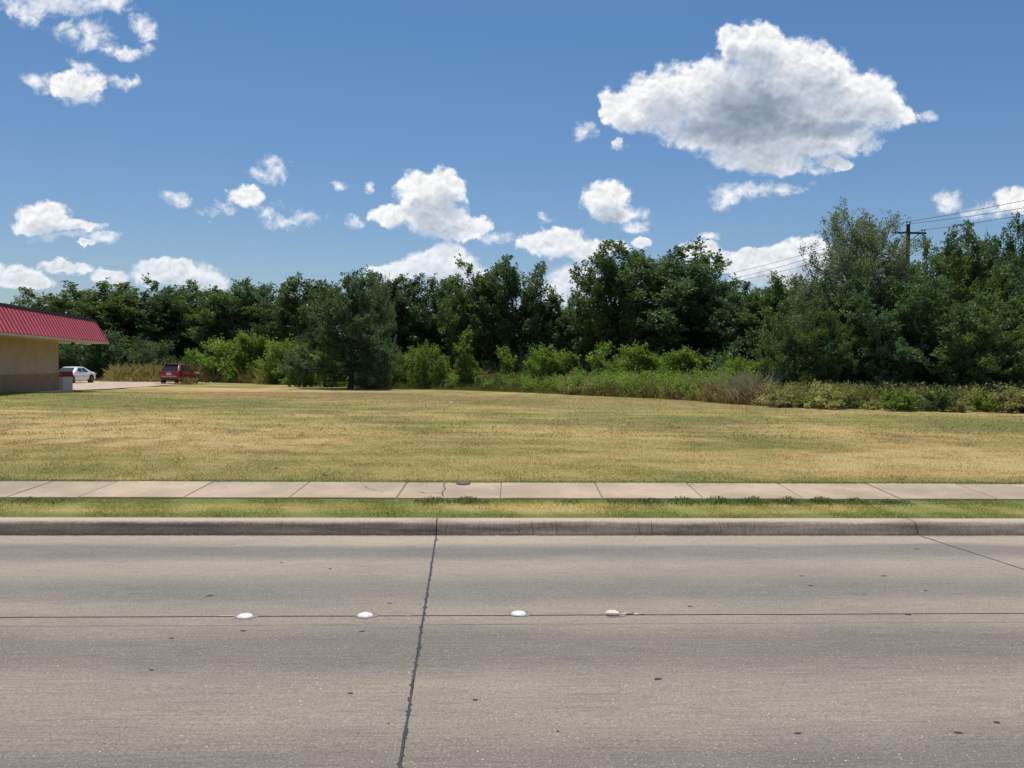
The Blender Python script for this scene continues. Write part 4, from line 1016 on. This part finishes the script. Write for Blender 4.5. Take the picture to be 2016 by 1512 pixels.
# ------------------------------------------------------------------ cars (front = +X)
M_glass, k, b, _ = mat('car_glass'); b.inputs['Base Color'].default_value = (.02, .028, .032, 1); b.inputs['Roughness'].default_value = .06; b.inputs['Specular IOR Level'].default_value = .8
M_tyre = plain('tyre', (.018, .018, .018), .85); M_rim = plain('rim', (.42, .42, .44), .3, .8); M_rimd = plain('dark_rim', (.12, .12, .13), .35, .7)
M_plate = plain('plate', (.65, .68, .72), .5); M_tail = plain('tail_glass', (.35, .01, .015), .15, coat=.5); M_head = plain('head_glass', (.7, .72, .75), .1, coat=1)
M_chrome = plain('chrome', (.7, .7, .72), .15, 1.0)
def car(name, paint, L, W, prof_low, roofp, zb, belt, loc, rz, label, suv):
    o = empty(name, loc, rz, label=label, cat='car')
    hw = W/2; nst = len(prof_low)
    # lower body: stations (x, z top, half width factor)
    V = []; Fs = []
    for (x_, zt, wf, zlo) in prof_low:
        w = hw*wf
        ring = [(0, zlo), (w*.80, zlo), (w*.97, zlo+.10), (w, zlo+.28), (w*.985, (zlo+zt)/2+.12), (w*.94, zt-.07), (w*.80, zt-.01), (w*.4, zt+.015), (0, zt+.02)]
        full = ring+[(-y_, z_) for y_, z_ in ring[-2:0:-1]]
        V += [(x_, y_, z_) for y_, z_ in full]; m_ = len(full)
    for i in range(nst-1):
        for j in range(m_):
            a_ = i*m_+j; b2 = i*m_+(j+1) % m_; Fs.append((a_, b2, b2+m_, a_+m_))
    Fs.append(tuple(range(m_))); Fs.append(tuple(reversed(range((nst-1)*m_, nst*m_))))
    me = pymesh('body', V, Fs, paint, True); bm = bmesh.new(); bm.from_mesh(me); bmesh.ops.recalc_face_normals(bm, faces=bm.faces); bm.to_mesh(me); bm.free()
    for p in me.polygons: p.use_smooth = True
    body = link('body', me, o); md = body.modifiers.new('sub', 'SUBSURF'); md.levels = md.render_levels = 2
    # cabin: roofp = (x rear base, x rear top, x front top, x front base), z belt, z roof
    xr0, xr1, xf1, xf0, zr = roofp; wb, wr = hw*.92, hw*.70
    xm = (xr1+xf1)/2
    def ring(z_, w, x0, x1, cor): return [(x0, -w+cor, z_), (x0+cor*1.2, -w, z_), ((x0+x1)/2, -w*1.02, z_), (x1-cor*1.4, -w, z_), (x1, -w+cor*1.3, z_), (x1+.02, 0, z_), (x1, w-cor*1.3, z_), (x1-cor*1.4, w, z_), ((x0+x1)/2, w*1.02, z_), (x0+cor*1.2, w, z_), (x0, w-cor, z_), (x0-.02, 0, z_)]
    rings = [ring(belt-.06, wb, xr0, xf0, .10), ring(zr-.06, wr*1.04, xr1, xf1, .12), ring(zr-.01, wr*.92, xr1+.08, xf1-.10, .14)]
    V = sum(rings, []); m_ = 12; Fs = []
    for i in range(2):
        for j in range(m_): a_ = i*m_+j; b2 = i*m_+(j+1) % m_; Fs.append((a_, b2, b2+m_, a_+m_))
    V.append((xm, 0, zr+.015)); c0 = len(V)-1
    for j in range(m_): Fs.append((2*m_+j, 2*m_+(j+1) % m_, c0))
    me = pymesh('cabin', V, Fs, paint); bm = bmesh.new(); bm.from_mesh(me); bmesh.ops.recalc_face_normals(bm, faces=bm.faces); bm.to_mesh(me); bm.free()
    for p in me.polygons: p.use_smooth = p.normal.z > .5
    link('cabin', me, o)
    # windows, slightly proud of the cabin faces
    zlo, zhi = belt+.02, zr-.10
    def f_(z_): return (z_-(belt-.06))/((zr-.06)-(belt-.06))
    def ys(z_): return wb+(wr*1.04-wb)*f_(z_)
    def xfr(z_): return xf0+(xf1-xf0)*f_(z_)
    def xre(z_): return xr0+(xr1-xr0)*f_(z_)
    for s_ in (-1, 1):
        cuts = [(0.10, .42), (.46, .80)] + ([(.83, .95)] if suv else [])
        for (t0, t1) in cuts:
            pts = []
            for (t, z_) in ((t0, zlo), (t1, zlo), (t1, zhi), (t0, zhi)):
                xa, xb = xfr(z_)-.16, xre(z_)+.16; pts.append((xa+(xb-xa)*t, s_*(ys(z_)*1.02+.008), z_))
            q = B(); q.prism(pts, Vector((0, -s_*.006, 0))); q.obj('side_window', M_glass, o)
    q = B(); q.prism([(xfr(zlo)+.035, -ys(zlo)+.12, zlo), (xfr(zlo)+.05, 0, zlo), (xfr(zlo)+.035, ys(zlo)-.12, zlo), (xfr(zhi+.02)+.03, ys(zhi)-.15, zhi+.02), (xfr(zhi+.02)+.045, 0, zhi+.02), (xfr(zhi+.02)+.03, -ys(zhi)+.15, zhi+.02)], Vector((-.006, 0, 0))); q.obj('windscreen', M_glass, o)
    q = B(); q.prism([(xre(zlo)-.035, -ys(zlo)+.14, zlo), (xre(zlo)-.035, ys(zlo)-.14, zlo), (xre(zhi)-.03, ys(zhi)-.13, zhi), (xre(zhi)-.03, -ys(zhi)+.13, zhi)], Vector((.006, 0, 0))); q.obj('rear_window', M_glass, o)
    wrad = .36 if suv else .34
    for wx in (L*.305, -L*.29):
        for s_ in (-1, 1):
            a_ = B(); a_.tube((wx, s_*(hw-.16), wrad+.02), (wx, s_*(hw+.006), wrad+.02), wrad+.055, wrad+.055, 22); a_.obj('wheel_arch', M_blk, o)
            w_ = B(); w_.tube((wx, s_*(hw-.22), wrad), (wx, s_*(hw+.012), wrad), wrad, wrad*.985, 24); wo = w_.obj('wheel', M_tyre, o)
            r2 = B()
            for kx in range(5):
                t = kx*2*math.pi/5; r2.tube((wx, s_*(hw+.018), wrad), (wx+math.cos(t)*wrad*.66, s_*(hw+.016), wrad+math.sin(t)*wrad*.66), .045, .03, 4)
            r2.tube((wx, s_*(hw+.008), wrad), (wx, s_*(hw+.014), wrad), wrad*.68, wrad*.68, 20)
            r2.obj('rim', M_rim if suv else M_rimd, wo)
    for s_ in (-1, 1):
        q = B(); q.box((xf0-.42, s_*(hw*.98+.06), belt+.04), (.11, .20, .13), bevel=.03); q.obj('mirror', paint if not suv else M_blk, o)
        q = B(); q.box((-.1, s_*(hw*.985), belt-.13), (.16, .03, .03)); q.obj('door_handle', paint, o)
        q = B(); q.box((L*.5-.16, s_*hw*.70, belt-.24 if not suv else belt-.2), (.26, .40, .12), Matrix.Rotation(-s_*.5, 4, 'Z'), bevel=.03); q.obj('headlight', M_head, o)
        q = B(); q.box((-L*.5+.10, s_*hw*.80, belt-.10), (.22, .26, .20 if suv else .13), Matrix.Rotation(s_*.35, 4, 'Z'), bevel=.03); q.obj('tail_light', M_tail, o)
    q = B(); q.box((-L/2-.005, 0, belt-.22 if suv else belt-.2), (.03, .42, .16)); q.obj('licence_plate', M_plate, o)
    q = B(); q.box((L/2-.02, 0, .5), (.05, 1.0, .14), bevel=.01); q.obj('grille', M_blk, o)
    q = B(); q.box((-L/2-.01, 0, .36 if not suv else .42), (.08, W*.78, .10), bevel=.02); q.obj('rear_bumper_insert', M_blk, o)
    if suv:
        for s_ in (-1, 1):
            q = B(); q.tube((xr1+.2, s_*wr*.86, zr+.03), (xf1-.2, s_*wr*.86, zr+.03), .02, .02, 6); q.obj('roof_rail', M_blk, o)
        q = B(); q.box((xr1-.06, 0, zr-.04), (.22, wr*1.8, .05), bevel=.015); q.obj('spoiler', paint, o)
        q = B(); q.box((-L/2-.02, 0, .66), (.03, 1.25, .03)); q.obj('chrome_strip', M_chrome, o)
    return o
M_pw = plain('white_car_paint', (.80, .81, .82), .25, var=.02, coat=.6); M_pr = plain('maroon_car_paint', (.27, .012, .024), .2, var=.06, coat=.7)
sed = [(-2.44, .82, .70, .36), (-2.38, .93, .86, .28), (-2.1, 1.00, .95, .22), (-1.5, 1.0, 1.0, .20), (-.8, .97, 1.0, .19), (.2, .95, 1.0, .19), (1.0, .93, 1.0, .19), (1.6, .86, .99, .20), (2.1, .76, .93, .22), (2.38, .64, .80, .26), (2.46, .54, .62, .32)]
suvp = [(-2.38, .88, .84, .42), (-2.33, 1.06, .93, .32), (-2.1, 1.12, .97, .26), (-1.4, 1.10, 1.0, .24), (-.6, 1.07, 1.0, .24), (.4, 1.05, 1.0, .24), (1.0, 1.02, 1.0, .24), (1.6, .95, .98, .25), (2.1, .86, .92, .28), (2.32, .72, .80, .32), (2.38, .62, .66, .38)]
pa = at(142, 65.5); 
sedan_ = car('sedan', M_pw, 4.9, 1.86, sed, (-1.95, -.85, .45, 1.25, 1.43), .2, .95, (pa.x, pa.y, pa.z+.02), R(-92), 'white four-door sedan parked before the trees, front towards the store', False)
sedan_.scale = (.95, .95, .97)
pa = at(354, 67.5)
car('suv', M_pr, 4.75, 1.88, suvp, (-2.30, -1.72, .40, 1.38, 1.72), .25, 1.08, (pa.x, pa.y, pa.z+.02), R(92), 'maroon crossover car seen from behind beside the tall golden grass', True)
# weeds in front of the maroon car
def tufts(spec, name, label, cols, seed):
    r_ = np.random.default_rng(seed); V = []
    for (px_, d_, n_, hg, sp) in spec:
        p = at(px_, d_)
        for _ in range(n_):
            x_ = p.x+r_.normal(0, sp); y_ = p.y+r_.normal(0, sp*.5); z_ = float(T(x_, y_)); h = hg*r_.uniform(.3, 1.1); a = r_.uniform(0, 6.28); w = .012
            lx, ly = r_.normal(0, .3, 2)*h; c_, s_ = math.cos(a)*w, math.sin(a)*w
            V += [(x_-c_, y_-s_, z_), (x_+c_, y_+s_, z_), (x_+lx*.4+c_, y_+ly*.4+s_, z_+h*.6), (x_+lx, y_+ly, z_+h)]
    m = blade_mat(name+'_m', cols); return link(name, npmesh(name, np.array(V), np.arange(len(V)).reshape(-1, 4), m), kind='stuff', label=label, category='weeds')
tufts([(335, 63.5, 60, .22, .6), (350, 63.5, 90, .25, .6), (373, 63.0, 70, .75, .22), (364, 63.0, 60, .4, .3), (325, 64, 40, .2, .5), (385, 62.5, 60, .25, .5)], 'roadside_tuft', 'dry weeds growing in front of the rear of the maroon car', rdb[:2]+gold, 71)

# ------------------------------------------------------------------ utility pole and lines
M_pole = plain('creosote_wood', (.060, .038, .032), .9, var=.35, scale=6); M_ins = plain('insulator', (.10, .07, .07), .35)
POLE = Vector((28.6, 56.0, 0)); POLE.z = float(T(POLE.x, POLE.y)); NXT = Vector((14.0, 105.0, 0)); NXT.z = -.3; PRV = Vector((36.0, 5.0, 0))
def pole(loc, label, ang):
    o = empty('utility_pole', loc, ang, label=label, cat='utility pole', group='utility poles')
    q = B(); q.tube((0, 0, -.5), (0, 0, 12.25), .19, .13, 12); q.obj('pole_shaft', M_pole, o)
    q = B(); q.box((0, -.16, 11.60), (2.5, .11, .14), bevel=.01); q.obj('crossarm', M_pole, o)
    for s_ in (-1, 1):
        q = B(); q.tube((s_*.72, -.2, 11.55), (0, -.17, 10.95), .03, .03, 6); q.obj('brace', M_pole, o)
    for x_, z_ in ((-1.1, 11.67), (.95, 11.67), (1.15, 11.67), (-.12, 12.25), (.12, 12.25)):
        q = B(); q.tube((x_, -.14 if z_ < 12 else 0, z_), (x_, -.14 if z_ < 12 else 0, z_+.12), .02, .02, 6); q.tube((x_, -.14 if z_ < 12 else 0, z_+.10), (x_, -.14 if z_ < 12 else 0, z_+.17), .055, .055, 8); q.tube((x_, -.14 if z_ < 12 else 0, z_+.17), (x_, -.14 if z_ < 12 else 0, z_+.22), .07, .03, 8)
        q.obj('insulator', M_ins, o)
    return o
pole(POLE, 'brown wooden utility pole with crossarm rising out of the right thicket', R(4))
pole(NXT, 'distant utility pole hidden behind the tallest middle tree', R(14))
M_wire = plain('wire', (.05, .05, .06), .6, var=.05)
def wire(att, sag, r_, label):
    """att: local (x, z) on the poles"""
    pts = []
    for (A, Bq, s_) in ((PRV, POLE, sag*1.0), (POLE, NXT, sag*1.0)):
        dirn = (Bq-A).to_2d().normalized(); side = Vector((dirn.y, -dirn.x))
        n_ = 26
        for i in range(n_+(A is POLE)):
            t = i/n_; p = A.lerp(Bq, t); pts.append((p.x+side.x*att[0], p.y+side.y*att[0], p.z+att[1]-4*s_*t*(1-t)))
    V, Fc = tube_np(pts, [r_]*len(pts), 5)
    return link('power_line', npmesh('power_line', V, Fc, M_wire), label=label, category='wire', group='overhead lines')
wire((-.12, 12.42), 1.1, .016, 'uppermost of the three thin wires running from the utility pole')
wire((.12, 12.30), 1.5, .016, 'middle one of the three thin wires running from the utility pole')
wire((1.15, 11.87), 1.2, .016, 'lowest of the three thin wires, fixed to the crossarm end')

# house behind the trees, seen in slivers
M_hw = plain('house_wall', (.55, .48, .40), .9); M_hr = plain('house_roof', (.33, .27, .24), .9, var=.2, scale=3); M_hwin = M_glass
ph_ = at(1370, 112); hs = empty('house', ph_, R(8), label='pale low house glimpsed between trunks under the tallest tree', cat='house')
q = B(); q.box((0, 0, 1.6), (16, 9, 3.2)); q.obj('wall', M_hw, hs)
q = B(); q.prism([(-8.5, -5, 3.2), (-8.5, 5, 3.2), (-8.5, 0, 5.8)], Vector((17, 0, 0))); q.obj('roof', M_hr, hs)
for x_ in (-5, 0, 5):
    q = B(); q.box((x_, -4.52, 1.8), (1.5, .06, 1.2)); q.obj('window', M_hwin, hs)

# ------------------------------------------------------------------ road markers and litter
M_cer = plain('white_ceramic', (.80, .79, .76), .4, var=.10, scale=45); M_epx = plain('shaded_epoxy', (.22, .195, .175), .8, var=.35, scale=40); M_buf = plain('buff_ceramic', (.66, .58, .47), .6, var=.12, scale=30)  # epoxy toned darker to paint a contact shadow around the domes
def marker(px_, py_, label, broken=False):
    x0, y0 = unroad(px_, py_); vv = xy2uv(x0, y0)[1]
    o = empty('road_marker', (x0, y0, road_z(vv)), PHI, label=label, cat='road marker', group='raised lane markers'); o.rotation_euler = (-.04, 0, PHI)
    r_ = random.Random(int(px_)); V = []
    for i in range(18):
        t = i/18*2*math.pi; q = r_.uniform(.92, 1.18); V.append((.080*math.cos(t)*q+.012, .070*math.sin(t)*q, .0035))
    link('adhesive_bed', pymesh('adhesive_bed', V+[(a_[0], a_[1], -.01) for a_ in V], [tuple(range(18))]+[(i, (i+1) % 18, 18+(i+1) % 18, 18+i) for i in range(18)], M_epx), o)
    if not broken:
        V = [(0, 0, .021)]; Fs = []; ns = 32; prof_ = [(.018, .0205), (.034, .0175), (.046, .0125), (.053, .0070), (.056, .003)]
        for rr_, z_ in prof_:
            V += [(rr_*math.cos(i/ns*2*math.pi), rr_*math.sin(i/ns*2*math.pi), z_) for i in range(ns)]
        for i in range(ns): Fs.append((0, 1+i, 1+(i+1) % ns))
        for j in range(len(prof_)-1):
            for i in range(ns): a_ = 1+j*ns+i; b2 = 1+j*ns+(i+1) % ns; Fs.append((a_, a_+ns, b2+ns, b2))
        link('dome', pymesh('dome', V, Fs, M_cer, True), o)
    else:
        q = B(); q.prism([(-.055, -.03, .003), (-.03, -.05, .003), (.035, -.05, .003), (.05, -.02, .003), (.03, .045, .003), (-.02, .05, .003), (-.05, .02, .003)], Vector((0, 0, .02)))
        bmesh.ops.bevel(q.bm, geom=[e for e in q.bm.edges], offset=.006, segments=2, affect='EDGES'); q.obj('broken_dome', M_buf, o)
        rr_ = random.Random(4)
        for i, (cx, cy_, s_) in enumerate(((.085, -.01, .022), (.13, 0, .028), (.175, -.005, .024), (.215, -.01, .018), (.10, .018, .015), (.155, .02, .014))):
            q = B(); q.prism([(cx+s_*math.cos(t)*rr_.uniform(.6, 1.2), cy_+s_*.6*math.sin(t)*rr_.uniform(.6, 1.2), .0035) for t in np.linspace(0, 5.4, 7)], Vector((0, 0, .005))); q.obj('fragment', M_epx if i % 2 else M_buf, o)
    return o
marker(482, 1214, 'round white ceramic lane marker furthest left on the road')
marker(719, 1212, 'round white ceramic lane marker just left of the tarred joint')
marker(1021, 1209, 'round white ceramic lane marker right of the tarred joint')
marker(1206, 1210, 'broken buff lane marker with crumbled pieces beside it', True)
# pale scars of lost adhesive beside the first marker
x0, y0 = unroad(448, 1213); V = []; r_ = random.Random(3)
for i in range(14):
    t = i/14*6.283; V.append((x0+.07*math.cos(t)*r_.uniform(.7, 1.1), y0+.02*math.sin(t)*r_.uniform(.7, 1.2)))
link('adhesive_scar', pymesh('adhesive_scar', [(a_, b2, road_z(xy2uv(a_, b2)[1])+.003) for a_, b2 in V], [tuple(range(14))], plain('scar', (.42, .33, .25), .9)), road)
M_paper = plain('paper', (.8, .8, .78), .8)
for (qx, qy, s_, lb) in ((888, 796, .12, 'scrap of white paper lying on the middle of the lawn'), (1727, 806, .14, 'white scrap at the edge of the lawn under the airy tree'), (810, 765, .12, 'white scrap in the grass right of the lone lawn tree'), (415, 754, .14, 'white scrap on the lawn right of the maroon car'), (900, 768, .12, 'pale scrap where the mown lawn meets the olive weeds')):
    p = unproj(qx, qy); r_ = random.Random(int(qx)); q = B()
    pts = [(s_*math.cos(t)*r_.uniform(.5, 1), s_*.6*math.sin(t)*r_.uniform(.5, 1), .05+.04*r_.random()) for t in (0, 1.3, 2.5, 3.8, 5.1)]
    c0 = (0, 0, .10)
    for i in range(5): q.poly([pts[i], pts[(i+1) % 5], c0])
    o = q.obj('litter', M_paper, label=lb, category='litter', group='scraps of litter'); o.location = (p.x, p.y, p.z)
